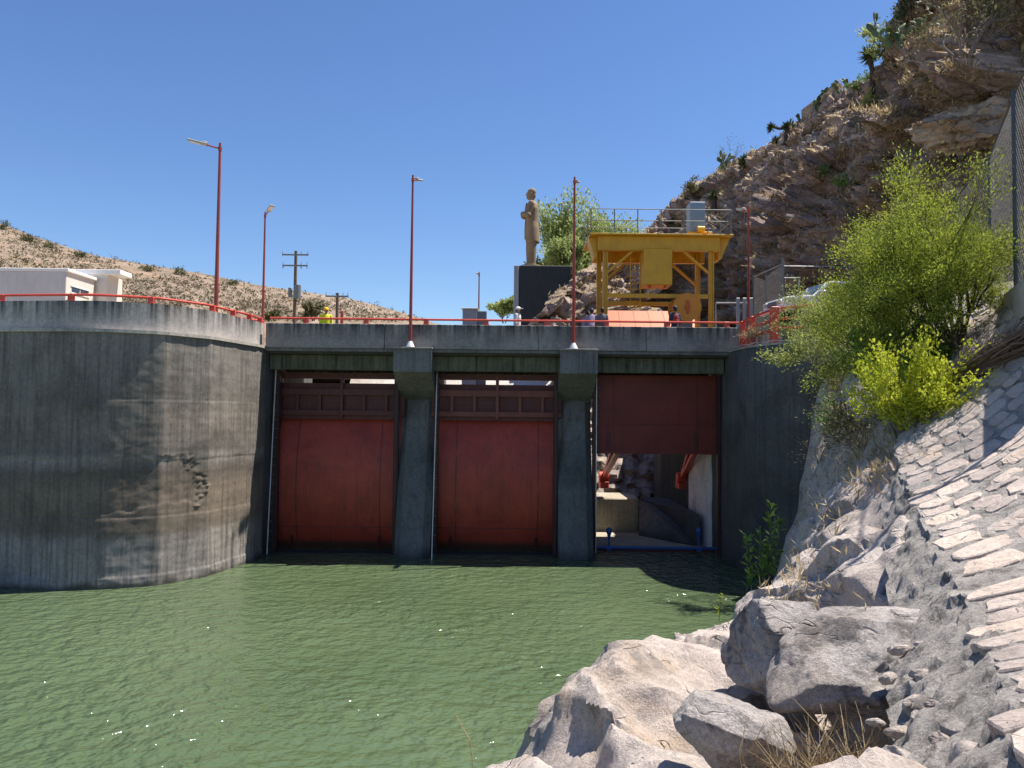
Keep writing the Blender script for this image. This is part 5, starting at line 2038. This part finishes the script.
# ------------------------------------------------------------------ chain link fences
def chain_panel(p0, p1, zb0, zb1, h0, h1, name_parent, pitch=0.09, rad=0.0035, mat=None):
    """woven wires between two posts as diagonal strands."""
    p0, p1 = Vector(p0), Vector(p1)
    Lh = (Vector((p1.x, p1.y, 0)) - Vector((p0.x, p0.y, 0))).length
    mb = MB()

    def P_(u, v):
        t = u / Lh
        zb = zb0 + (zb1 - zb0) * t
        return Vector((p0.x + (p1.x - p0.x) * t, p0.y + (p1.y - p0.y) * t, zb + v))
    hmax = max(h0, h1)
    H_ = lambda u: h0 + (h1 - h0) * u / Lh
    n = int((Lh + hmax) / pitch) + 1
    for s_ in (1, -1):
        for i in range(n):
            o_ = i * pitch
            # line u = u0 + s*t ; v = t
            pts = []
            u0 = o_ - (hmax if s_ == 1 else 0)
            ts_ = []
            for t in np.linspace(0, hmax, 90):
                u = u0 + s_ * t if s_ == 1 else o_ - t
                if 0 <= u <= Lh and t <= H_(u):
                    ts_.append((u, t))
            if len(ts_) > 1:
                a, b = ts_[0], ts_[-1]
                mb.tube([P_(*a), P_(*b)], rad, 3, cap=False)
    return mb.build('mesh', mat or M['wire'], name_parent)


fA, fB, fC, fD = Vector((10.3, 16.0, 8.45)), Vector((12.1, 19.8, 8.6)), Vector((13.4, 23.6, 8.75)), Vector((14.4, 27.5, 9.0))
fE = Vector((8.6, 12.2, 8.42))
f_ = thing('chain_link_fence', (11.5, 19, 8.4), 'tall grey chain link fence above the paved slope at the right edge', 'fence', 'chain link fences')
ftop = 12.75
for a in (fE, fA, fB, fC, fD):
    mb = MB()
    mb.tube([a, (a.x, a.y, ftop + .05)], 0.055 if a is not fA else 0.065, 10)
    mb.build('post', M['dark_steel'], f_)
for a, b in ((fE, fA), (fA, fB), (fB, fC), (fC, fD)):
    chain_panel(a, b, a.z + .12, b.z + .12, ftop - a.z - .15, ftop - b.z - .15, f_, 0.17, 0.0036)
    mb = MB()
    mb.tube([(a.x, a.y, ftop - .02), (b.x, b.y, ftop - .02)], 0.022, 6)
    mb.build('top_rail', M['dark_steel'], f_)
    mb = MB()
    mb.tube([(a.x, a.y, a.z + .12), (b.x, b.y, b.z + .12)], 0.016, 6)
    mb.build('wire_rail', M['dark_steel'], f_)
mb = MB()
for a, b in ((fE, fA), (fA, fB), (fB, fC), (fC, fD)):
    mb.bar((a.x, a.y, a.z - .15), (b.x, b.y, b.z - .15), 0.3, 0.7)
tag(mb.build('foot_wall', M['parapet']), 'low dark concrete foot wall under the tall chain link fence', 'wall')

g2 = thing('chain_link_fence', (12, 36, 9), 'short grey chain link gate panel left of the white pickup', 'fence', 'chain link fences')
ga, gb = at(754, 300, 38.5), at(783, 300, 33.5)
ga.z = gb.z = 0
zz = DECK
mb_posts = [(ga.x, 38.5, at(754, 275, 38.5).z), (ga.lerp(gb, .45).x, 36.2, at(766, 275, 36.2).z), (gb.x, 33.5, at(783, 258, 33.5).z)]
for x, y, zt in mb_posts:
    mb = MB()
    mb.tube([(x, y, DECK - .05), (x, y, zt)], 0.06, 8)
    mb.build('post', M['steel'], g2)
for (xa_, ya_, za_), (xb_, yb_, zb_) in zip(mb_posts, mb_posts[1:]):
    chain_panel((xa_, ya_, 0), (xb_, yb_, 0), DECK + .1, DECK + .2, za_ - DECK - .15, zb_ - DECK - .45, g2, 0.14, 0.006)
mb = MB()
mb.tube([(mb_posts[0][0], 38.5, mb_posts[0][2] - .1), (gb.x, 33.5, at(783, 264, 33.5).z)], 0.03, 6)
for py in (278, 301):
    mb.tube([(gb.x, 33.5, at(783, py, 33.5).z), (at(800, py, 34).x, 34, at(800, py, 34).z)], 0.035, 6)
mb.tube([(at(799, 290, 34).x, 34, 9), (at(799, 290, 34).x, 34, at(799, 277, 34).z)], 0.035, 6)
mb.tube([(gb.x, 33.5, at(783, 266, 33.5).z), (at(860, 266, 34).x, 34, at(860, 267, 34).z)], 0.025, 6)
mb.build('frame', M['galv'], g2)
g3 = thing('barrier_panel', (10.6, 41, DECK), 'pale slatted metal barrier right of the crane at the cliff foot', 'barrier')
for px in (738, 744.5, 751):
    mb = MB()
    b_ = at(px, 310, 41.5)
    mb.box(b_.x - .09, b_.x + .09, 41.45, 41.55, DECK - .05, at(px, 298, 41.5).z, 0.01)
    mb.build('slat', M['galv'], g3)
mb = MB()
a_, b_ = at(716, 303, 41.6), at(756, 303, 41.6)
mb.tube([a_, b_], 0.045, 8)
mb.tube([(a_.x, 41.6, DECK), a_], 0.045, 8)
mb.build('bar', M['galv'], g3)
# low wall on the cliff crest
loc0, _ = hit(806, 119); loc1, _ = hit(843, 92)
if loc0 and loc1:
    mb = MB()
    mb.bar(loc0 + Vector((0, .4, .1)), loc1 + Vector((0, .4, .1)), 0.4, 1.5)
    tag(mb.build('low_wall', M['ledge_rock']), 'low straight stone wall on the skyline of the cliff', 'wall')
# ------------------------------------------------------------------ plants
def branch(mb, tips, p, d, length, r, depth, maxd, q, spread, upw, nseg=4, kids=(2, 4), shrink=0.68):
    pts, rad = [p.copy()], [r]
    cur_d = d.normalized()
    for i in range(nseg):
        cur_d = (cur_d + Vector((q.gauss(0, .13), q.gauss(0, .13), q.gauss(0, .1) + upw * .06))).normalized()
        pts.append(pts[-1] + cur_d * length / nseg)
        rad.append(r * (1 - .5 * (i + 1) / nseg))
    mb.tube(pts, rad, 6 if depth < 2 else 4, cap=False)
    if depth >= maxd:
        tips.append((pts, cur_d))
        return
    n = q.randint(*kids)
    for k in range(n):
        t = q.uniform(.35, 1.0) if k else 1.0
        i = min(nseg, max(1, int(round(t * nseg))))
        nd = cur_d + Vector((q.gauss(0, spread), q.gauss(0, spread), q.gauss(0, spread * .7) + upw * .25))
        branch(mb, tips, pts[i], nd, length * shrink * q.uniform(.75, 1.15), rad[i] * .75, depth + 1, maxd, q, spread, upw, nseg, kids, shrink)
    if depth >= 1:
        tips.append((pts, cur_d))


def shrub(name, loc, stems, length, r, maxd, leafm, barkm, label, cat, group, seed, nleaf, lsize, spread=.55, upw=.5, kids=(2, 4), aspect=2.2, jit=.12, bias=(0, 0, 0), shrink=.68, lean=.75, up=.35):
    q = random.Random(seed)
    nr = np.random.default_rng(seed)
    t = thing(name, loc, label, cat, group)
    mb = MB()
    tips = []
    for i in range(stems):
        a = 2 * PI * (i + q.uniform(-.3, .3)) / stems
        d = Vector((math.cos(a) * lean * q.uniform(.3, 1), math.sin(a) * lean * q.uniform(.3, 1), 1)) + Vector(bias)
        branch(mb, tips, Vector(loc) + Vector((math.cos(a) * r * 1.5, math.sin(a) * r * 1.5, -.1)), d, length * q.uniform(.8, 1.15), r * q.uniform(.7, 1.1), 0, maxd, q, spread, upw, kids=kids, shrink=shrink)
    mb.build('trunk', barkm, t)
    if nleaf and tips:
        per = max(1, nleaf // len(tips))
        Pn, D = [], []
        for pts, d in tips:
            for _ in range(per):
                u = q.uniform(0.1, 1.08) * (len(pts) - 1)
                i = min(len(pts) - 2, int(u))
                p = pts[i].lerp(pts[i + 1], u - i)
                Pn.append((p.x + q.gauss(0, jit), p.y + q.gauss(0, jit), p.z + q.gauss(0, jit)))
                D.append(tuple(d))
        V = leaf_quads(Pn, lsize, nr, aspect, up, D)
        me = quads_mesh('crown', V)
        link_mesh('crown', me, leafm, t)
    return t


def on(px, py, bvh, Y=None):
    loc, n = hit(px, py, bvh)
    return loc if loc is not None else at(px, py, Y or 20)


# ---- right bank shrubs
b = at(955, 330, 17.0)
shrub('mesquite_tree', (b.x, b.y, b.z - .25), 12, 1.62, .05, 3, M['leaf_mesq'], M['bark'], 'large feathery yellow green mesquite bush spreading beside the chain link fence', 'bush', 'green bushes on the right bank', 3, 66000, .058, spread=.62, upw=.36, jit=.15, bias=(-.24, 0.05, 0), aspect=2.6, kids=(2, 4), lean=.95)
b = at(905, 352, 18.0)
shrub('mesquite_tree', (b.x, b.y, b.z - .3), 9, 1.32, .04, 3, M['leaf_mesq'], M['bark'], 'lower feathery mesquite bush leaning left in front of the white pickup cab', 'bush', 'green bushes on the right bank', 8, 28000, .058, spread=.62, upw=.28, jit=.15, bias=(-.5, -.05, 0), aspect=2.6, kids=(2, 4), lean=1.0)
b = at(856, 348, 21.5)
shrub('mesquite_tree', (b.x, b.y, b.z - .3), 11, 1.08, .03, 3, M['leaf_pale'], M['greytwig'], 'pale green bush hanging over the red railing in front of the white pickup', 'bush', 'green bushes on the right bank', 14, 24000, .065, spread=.6, upw=.25, jit=.13, bias=(-.15, -.1, 0), aspect=2.4, kids=(2, 4), lean=1.2)
b = at(905, 442, 15.3)
shrub('lime_bush', (b.x, b.y, b.z - .15), 22, 1.02, .016, 2, M['leaf_lime'], M['greytwig'], 'bright lime green bush at the upper end of the paved slope', 'bush', None, 21, 15000, .075, spread=.55, upw=.5, jit=.06, bias=(0.1, -.05, 0), aspect=2.0, kids=(2, 4), lean=.72)
b = at(912, 372, 17.6)
shrub('leafy_bush', (b.x, b.y, b.z - .2), 9, .75, .02, 2, M['leaf_green'], M['greytwig'], 'mid green broad leaved bush between the mesquite and the lime bush', 'bush', None, 33, 3200, .12, spread=.6, upw=.35, jit=.1, aspect=1.7, kids=(2, 3), lean=1.1)
b = at(866, 375, 21)
shrub('leafy_bush', (b.x, b.y, b.z - .2), 9, .8, .02, 2, M['leaf_green'], M['greytwig'], 'darker tangled bush on the shaded rocks right of the dark wing wall', 'bush', None, 35, 2600, .1, spread=.65, upw=.2, jit=.12, aspect=2, kids=(2, 3), lean=1.2)
b = at(813, 352, 26)
shrub('leafy_bush', (b.x, b.y, b.z - .3), 8, .8, .02, 2, M['leaf_pale'], M['greytwig'], 'olive bush drooping over the rim of the dark wing wall', 'bush', None, 37, 2600, .1, spread=.7, upw=.0, jit=.12, aspect=2.2, kids=(2, 3), lean=1.4)
b = at(752, 330, 31.5)
shrub('dry_shrub', (b.x, b.y, b.z - .4), 10, .4, .008, 2, M['dry'], M['greytwig'], 'small dry straw coloured shrub at the bridge end under the red railing', 'shrub', None, 39, 900, .09, spread=.6, upw=.4, jit=.06, aspect=5, kids=(2, 3))
for px, py, Y, s_, seed, lab in ((845, 430, 23, .7, 51, 'bare grey twiggy shrub on the shaded rock below the bushes'), (862, 452, 19.5, .6, 52, 'bare dry shrub in the hollow left of the lime bush'), (820, 460, 23.5, .5, 53, 'small bare shrub close to the dark wing wall')):
    b = on(px, py, shore_bvh, Y)
    shrub('dry_shrub', b - Vector((0, 0, .1)), 9, s_, .014, 3, M['dry'], M['greytwig'], lab, 'shrub', None, seed, 260, .09, spread=.7, upw=.2, jit=.08, aspect=5, kids=(2, 3), lean=1.2)
for px, py, Y, seed, lf, lab in ((838, 425, 24, 55, 'leaf_green', 'dark tangled bush clinging to the rocks beside the dark wing wall'), (862, 440, 20, 56, 'leaf_olive', 'olive tangled bush on the rocks left of the lime bush'), (838, 385, 25, 57, 'leaf_olive', 'olive bush on the rocks just under the hanging bush')):
    b = on(px, py, shore_bvh, Y)
    shrub('leafy_bush', b - Vector((0, 0, .1)), 9, .62, .016, 2, M[lf], M['greytwig'], lab, 'bush', None, seed, 2600, .085, spread=.7, upw=.05, jit=.12, aspect=2.2, kids=(2, 4), lean=1.4)
# willow shoot by the water
b = at(766, 588, 20.2)
q = random.Random(4)
wl = thing('willow_shoot', b, 'upright leafy green shoots growing at the foot of the dark wing wall', 'plant')
mb = MB(); Pn = []; D = []
for (px0, px1, py1) in ((768, 771, 503), (762, 760, 530), (752, 747, 536), (774, 779, 520), (765, 766, 545), (757, 764, 560), (747, 752, 570)):
    a_ = at(px0, 594, 20.2); c_ = at(px1, py1, 20.2 + q.uniform(-.3, .3))
    pts = [a_.lerp(c_, t) + Vector((q.gauss(0, .03), q.gauss(0, .03), 0)) for t in np.linspace(0, 1, 6)]
    mb.tube(pts, [.014, .012, .01, .008, .006, .003], 5)
    nl = int((c_ - a_).length * 34)
    for i in range(nl):
        t = .22 + .78 * i / nl
        p_ = a_.lerp(c_, t)
        Pn.append(tuple(p_)); an = i * 2.4
        D.append((math.cos(an) * .9, math.sin(an) * .9, .75))
mb.build('stem', M['greytwig'], wl)
V = leaf_quads(Pn, .21, np.random.default_rng(5), 3.6, .2, D)
link_mesh('leaves', quads_mesh('leaves', V), M['leaf_green'], wl)
for px, py, Y, px1, py1, lab in ((719, 617, 18.6, 720, 592, 'thin green weed sticking up from the pale rocks at the water'), (684, 640, 16.6, 680, 633, 'tiny green weed on the edge of the pale slab')):
    a_, c_ = at(px, py + 4, Y), at(px1, py1, Y)
    wd = thing('weed', a_, lab, 'plant')
    mb = MB(); mb.tube([a_, a_.lerp(c_, .5) + Vector((.02, 0, 0)), c_], [.008, .006, .003], 5)
    mb.build('stem', M['greytwig'], wd)
    Pn = [tuple(a_.lerp(c_, .15 + .85 * i / 26)) for i in range(26)]
    V = leaf_quads(Pn, .11, np.random.default_rng(6), 3, .3)
    link_mesh('leaves', quads_mesh('leaves', V), M['leaf_lime'], wd)
# stray straw at the bottom
mb = MB()
a_, c_ = at(481, 768, 7.4), at(456, 715, 7.6)
mb.tube([a_ - Vector((0, 0, .4)), a_.lerp(c_, .5) + Vector((.012, 0, .01)), c_], [.006, .005, .003], 5)
tag(mb.build('grass_stalk', M['dry']), 'single dry grass stalk leaning over the water at the bottom', 'grass stalk')

# dry grass clump in the hollow under the big boulder
dg = MB()
q = random.Random(9)
loc = at(845, 775, 6.0)
V = []
for i in range(420):
    b = Vector((loc.x + q.gauss(0.0, .28), loc.y + q.gauss(0, .18), loc.z - .25))
    h = q.uniform(.25, .75)
    d = Vector((q.gauss(0, .35), q.gauss(0, .25), 1)).normalized()
    p1 = b + d * h * .55
    p2 = b + d * h + Vector((q.gauss(0, .12), q.gauss(0, .1), -.06))
    dg.tube([b, p1, p2], [.004, .0035, .0015], 3, cap=False)
tag(dg.build('dry_grass', M['dry']), 'tuft of tall dry straw grass in the hollow under the large boulder', 'dry grass')
# pile of dry brushwood on the slope
bw = MB()
q = random.Random(12)
A_, B_ = at(948, 388, 15.2), at(1060, 330, 13.4)
for i in range(150):
    t0, t1 = q.uniform(-.05, .6), q.uniform(.5, 1.05)
    off = Vector((q.gauss(0, .12), q.gauss(0, .2), abs(q.gauss(0, .13)) + .02))
    p0_, p1_ = A_.lerp(B_, t0) + off, A_.lerp(B_, t1) + off + Vector((q.gauss(0, .12), q.gauss(0, .12), q.gauss(0, .1)))
    m_ = p0_.lerp(p1_, .5) + Vector((q.gauss(0, .05), q.gauss(0, .05), q.gauss(0.03, .06)))
    r_ = q.uniform(.007, .022)
    bw.tube([p0_, m_, p1_], [r_, r_ * .9, r_ * .4], 5)
    if q.random() < .5:
        e_ = m_ + Vector((q.gauss(0, .2), q.gauss(0, .2), q.uniform(.05, .45)))
        bw.tube([m_, e_], [r_ * .5, r_ * .2], 4)
tag(bw.build('brushwood', M['twig']), 'heap of dry brown branches lying across the paved slope below the fence', 'branches')

# ---- trees behind the bridge
def far_tree(px, pyb, Y, hpx, wpx, seed, label, n=12000, leaf='leaf_far', ls=.3):
    b = at(px, pyb, Y)
    hm = hpx / F * Y
    shrub('tree', (b.x, b.y, b.z), 3, hm * .42, hm * .03, 3, M[leaf], M['bark'], label, 'tree', 'trees behind the bridge', seed, n, ls, spread=.55 * wpx / hpx, upw=.5, jit=hm * .05, kids=(2, 4), aspect=1.8, lean=.5 * wpx / hpx, shrink=.62)


far_tree(585, 312, 74, 112, 105, 61, 'light green tree with an airy crown left of the crane behind the rocks')
far_tree(622, 300, 80, 118, 100, 62, 'second light green tree rising behind the crane roof')
far_tree(562, 305, 70, 78, 70, 63, 'lower light green tree beside the black pedestal')
far_tree(504, 322, 62, 24, 26, 64, 'small round green tree left of the black pedestal', 1500, ls=.28)
far_tree(313, 320, 80, 26, 40, 65, 'olive scrub tree at the hill foot beside the yellow helmet', 1500, 'leaf_olive', .3)
far_tree(275, 320, 85, 14, 40, 66, 'low olive scrub tree between lamp post and power pole', 1200, 'leaf_olive', .3)


# ---- cliff plants
def yucca(px, py, h, label, forks=1, seed=0, head=.5, thick=.13):
    q = random.Random(seed)
    nr = np.random.default_rng(seed)
    b = on(px, py, cliff_bvh, 50)
    t = thing('yucca', b, label, 'yucca', 'yuccas on the cliff')
    mb = MB()
    heads = []
    top = b + Vector((q.uniform(-.1, .1) * h, 0, h))
    if h > .3:
        mb.tube([b - Vector((0, 0, .4)), b.lerp(top, .5) + Vector((.05 * h, 0, 0)), top], [thick * 1.25, thick, thick], 8)
    heads.append((top, Vector((0, 0, 1))))
    if forks > 1:
        e = top + Vector((-1.1, 0, -.05))
        mb.tube([top - Vector((0, 0, .15)), top.lerp(e, .5) + Vector((0, 0, -.2)), e], [thick, thick * .9, thick * .9], 8)
        heads.append((e, Vector((-.8, 0, .5))))
    if h > .3:
        mb.build('trunk', M['bark'], t)
    Vs = []
    for c, ax in heads:
        n = 150
        d = nr.normal(size=(n, 3)); d += np.array(ax) * .9
        d /= np.linalg.norm(d, axis=1, keepdims=True)
        P0 = np.repeat(np.array(c)[None], n, 0) - np.array([0, 0, 1]) * nr.uniform(0, head * .5, size=(n, 1))
        L_ = head * nr.uniform(.75, 1.1, size=(n, 1))
        a = np.cross(d, nr.normal(size=(n, 3))); a /= np.linalg.norm(a, axis=1, keepdims=True)
        wv_ = head * .075
        Vs.append(np.stack([P0 - a * wv_ * .6, P0 + d * L_ * .4 - a * wv_, P0 + d * L_, P0 + d * L_ * .4 + a * wv_], 1))
    link_mesh('crown', quads_mesh('crown', np.concatenate(Vs)), M['yucca'], t)


yucca(872, 88, 2.2, 'tall single trunk yucca on the skyline in front of the green tree', 1, 1, .75, .16)
yucca(785, 140, 1.1, 'forked yucca on the skyline with one head leaning left', 2, 2, .5, .13)
yucca(744, 162, .1, 'small round trunkless yucca on the skyline', 1, 3, .75)
yucca(776, 142, .1, 'low dark yucca below the forked yucca', 1, 4, .55)
yucca(714, 205, .8, 'dark headed yucca with shaggy trunk right of the crane cabinet', 1, 5, .75, .2)


def pear(px, py, s_, label, seed, n=22):
    q = random.Random(seed)
    b = on(px, py, cliff_bvh, 48)
    t = thing('prickly_pear', b, label, 'cactus', 'prickly pears on the cliff')
    mb = MB()
    pads = [(b + Vector((q.gauss(0, .3) * s_, q.gauss(0, .2) * s_, .1)), Vector((q.gauss(0, .35), 0, 1)).normalized()) for _ in range(4)]
    i = 0
    while len(pads) < n:
        p, d = pads[i % len(pads)]
        nd = (d + Vector((q.gauss(0, .6), q.gauss(0, .4), q.gauss(.15, .3)))).normalized()
        pads.append((p + d * .36 * s_, nd))
        i += q.randint(1, 3)
    for p, d in pads:
        qz = Vector((0, 0, 1)).rotation_difference(d).to_matrix() @ Matrix.Rotation(q.uniform(0, PI), 3, 'Z')
        mb.ell(p + d * .2 * s_, (.17 * s_, .045 * s_, .24 * s_), 10, 7, M=qz)
    mb.build('pads', M['cactus'], t, smooth=True)


pear(818, 112, .95, 'larger prickly pear on the skyline above the low stone wall', 1, 34)
pear(801, 122, .7, 'small prickly pear at the lower end of the low stone wall', 2, 14)
pear(790, 130, .6, 'prickly pear just right of the forked yucca', 3, 14)
pear(724, 172, 1.0, 'broad prickly pear clump on the crest left of the round yucca', 4, 34)
pear(905, 50, 1.0, 'prickly pear below the dark bluff near the top of the view', 5, 26)
pear(845, 95, .8, 'prickly pear at the upper end of the low stone wall', 6, 20)


def cl_shrub(px, py, size, label, seed, leaf='leaf_olive', n=900, ls=.16, bare=False, cat='shrub', name='scrub_bush', grp='shrubs on the cliff'):
    b = on(px, py, cliff_bvh, 48)
    shrub(name, b - Vector((0, 0, .15)), 5, size * .45, size * .022, 3 if bare or size > 2 else 2, M[leaf], M['bark'] if not bare else M['greytwig'], label, cat, grp, seed, n, ls, spread=.6, upw=.35, jit=size * .05, kids=(2, 4), lean=1.0)


cl_shrub(896, 62, 3.0, 'light green tree on the skyline behind the tall yucca', 71, 'leaf_far', 2600, .2, cat='tree', name='tree')
cl_shrub(965, 58, 3.6, 'large bare branched tree on the upper cliff right of the bluff', 72, 'leaf_olive', 900, .16, True, 'tree', 'bare_tree')
cl_shrub(1000, 20, 3.0, 'olive tree at the top right corner of the view', 73, 'leaf_olive', 2200, .2, cat='tree', name='tree')
cl_shrub(690, 196, 2.0, 'dull round shrub on the crest left of the crane cabinet', 74, 'leaf_olive', 1200, .17)
cl_shrub(728, 168, 2.4, 'bare grey twiggy shrub on the crest near the round yucca', 75, 'leaf_olive', 160, .12, True)
cl_shrub(705, 192, 2.2, 'bare grey shrub on the crest above the pale rounded rock', 76, 'leaf_olive', 160, .12, True)
cl_shrub(860, 92, 1.6, 'green shrub on the crest right of the low stone wall', 77, 'leaf_green', 800, .15)
cl_shrub(915, 30, 2.2, 'dark shrub on the bluff at the top of the view', 78, 'leaf_dark', 1600, .18)
cl_shrub(930, 8, 2.4, 'dark bushy tree cut by the top edge of the view', 79, 'leaf_dark', 1600, .18)
cl_shrub(850, 190, 1.4, 'small green bush growing on a ledge of the dark cliff face', 80, 'leaf_green', 700, .14)
cl_shrub(822, 178, 1.3, 'tiny green bush in a crack left of the ledge bush', 81, 'leaf_green', 500, .14)
cl_shrub(868, 108, 1.2, 'pale green bush on the dry slope below the tall yucca', 82, 'leaf_pale', 500, .14)
cl_shrub(700, 312, 1.8, 'green bush at the cliff foot behind the cable drum', 83, 'leaf_pale', 900, .16)
cl_shrub(678, 310, 1.8, 'pale bush at the cliff foot behind the orange cover', 84, 'leaf_pale', 900, .16)

# dry grass and low scrub on the cliff's upper slopes: uncountable ground cover
q = random.Random(77)
nr = np.random.default_rng(77)
Pn = []
for _ in range(26000):
    px, py = q.uniform(520, 1060), q.uniform(-60, 330)
    loc, n = hit(px, py)
    if loc is None:
        continue
    if n.z < 0:
        n = -n
    if n.z > .3 + .3 * q.random() and (loc.z > 13 + 4 * q.random() or q.random() < .06) and fbm(loc, .3) > -.3:
        Pn.append(loc)
P0 = np.array([tuple(p) for p in Pn])
P0 = np.repeat(P0, 7, 0) + nr.normal(size=(len(P0) * 7, 3)) * np.array([.14, .14, .0])
V = leaf_quads(P0, .36, nr, 7, 1.6)
o = link_mesh('dry_grass', quads_mesh('dry_grass', V), M['dry'])
tag(o, kind='stuff')
sel = P0[nr.choice(len(P0), 420)]
Pn2 = np.repeat(sel, 26, 0) + nr.normal(size=(420 * 26, 3)) * .22 + np.array([0, 0, .2])
o = link_mesh('low_scrub', quads_mesh('low_scrub', leaf_quads(Pn2, .14, nr, 2, .3)), M['leaf_olive'])
tag(o, kind='stuff')

# dry tufts along the shore rocks and slope edge
Pn = []
for _ in range(500):
    px, py = q.choice([(q.gauss(860, 25), q.gauss(465, 16)), (q.gauss(895, 30), q.gauss(445, 14)), (q.gauss(800, 30), q.gauss(570, 50)), (q.gauss(835, 12), q.gauss(430, 40))])
    loc, n = hit(px, py, shore_bvh)
    if loc is not None and loc.z > .3:
        Pn.append(tuple(loc))
P0 = np.repeat(np.array(Pn), 5, 0) + nr.normal(size=(len(Pn) * 5, 3)) * np.array([.05, .05, 0])
o = link_mesh('dry_tufts', quads_mesh('dry_tufts', leaf_quads(P0, .2, nr, 9, 1.8)), M['dry'])
tag(o, kind='stuff')

# scrub over the far hill
Pn = []
SZ = []
tries = 0
while len(Pn) < 4200 and tries < 16000:
    tries += 1
    px, py = q.uniform(-60, 450), q.uniform(205, 322)
    loc, n = hit(px, py, hill_bvh)
    if loc is None:
        continue
    if fbm(loc, .045, 4) < q.uniform(-.75, .45):
        continue
    Pn.append(tuple(loc)); SZ.append(q.uniform(.15, .5) * (1.9 if q.random() < .08 else 1))
Pn = np.array(Pn); SZ = np.array(SZ)[:, None]
K = 10
P0 = np.repeat(Pn, K, 0) + nr.normal(size=(len(Pn) * K, 3)) * np.repeat(SZ, K, 0) * np.array([.75, .75, .55]) + np.array([0, 0, .5]) * np.repeat(SZ, K, 0)
o = link_mesh('hill_scrub', quads_mesh('hill_scrub', leaf_quads(P0, .36, nr, 1.6, .2)), M['leaf_scrub'])
tag(o, kind='stuff')
for i, (px, py, s_, lab) in enumerate(((2, 226, 3.4, 'dark bush on the hill skyline at the left edge'), (28, 238, 2.4, 'low dark bush on the skyline just right of the left edge'), (47, 244, 2.2, 'dark bush on the skyline above the pale building'), (147, 268, 2.2, 'lone round bush on the hill skyline left of the tall lamp post'), (180, 272, 3.0, 'wide bush on the hill skyline nearest the tall lamp post'), (232, 282, 2.4, 'bush on the hill skyline right of the tall lamp post'), (80, 254, 2.0, 'bush on the hill skyline above the right end of the building'))):
    loc, n = hit(px, py + 3, hill_bvh)
    if loc is None:
        loc = at(px, py, 200)
    shrub('scrub_bush', loc - Vector((0, 0, .3)), 4, s_ * .36, .08, 2, M['leaf_olive'], M['bark'], lab, 'shrub', 'bushes on the hill skyline', 300 + i, 420, .45, spread=.7, upw=.2, jit=s_ * .12, lean=1.1)
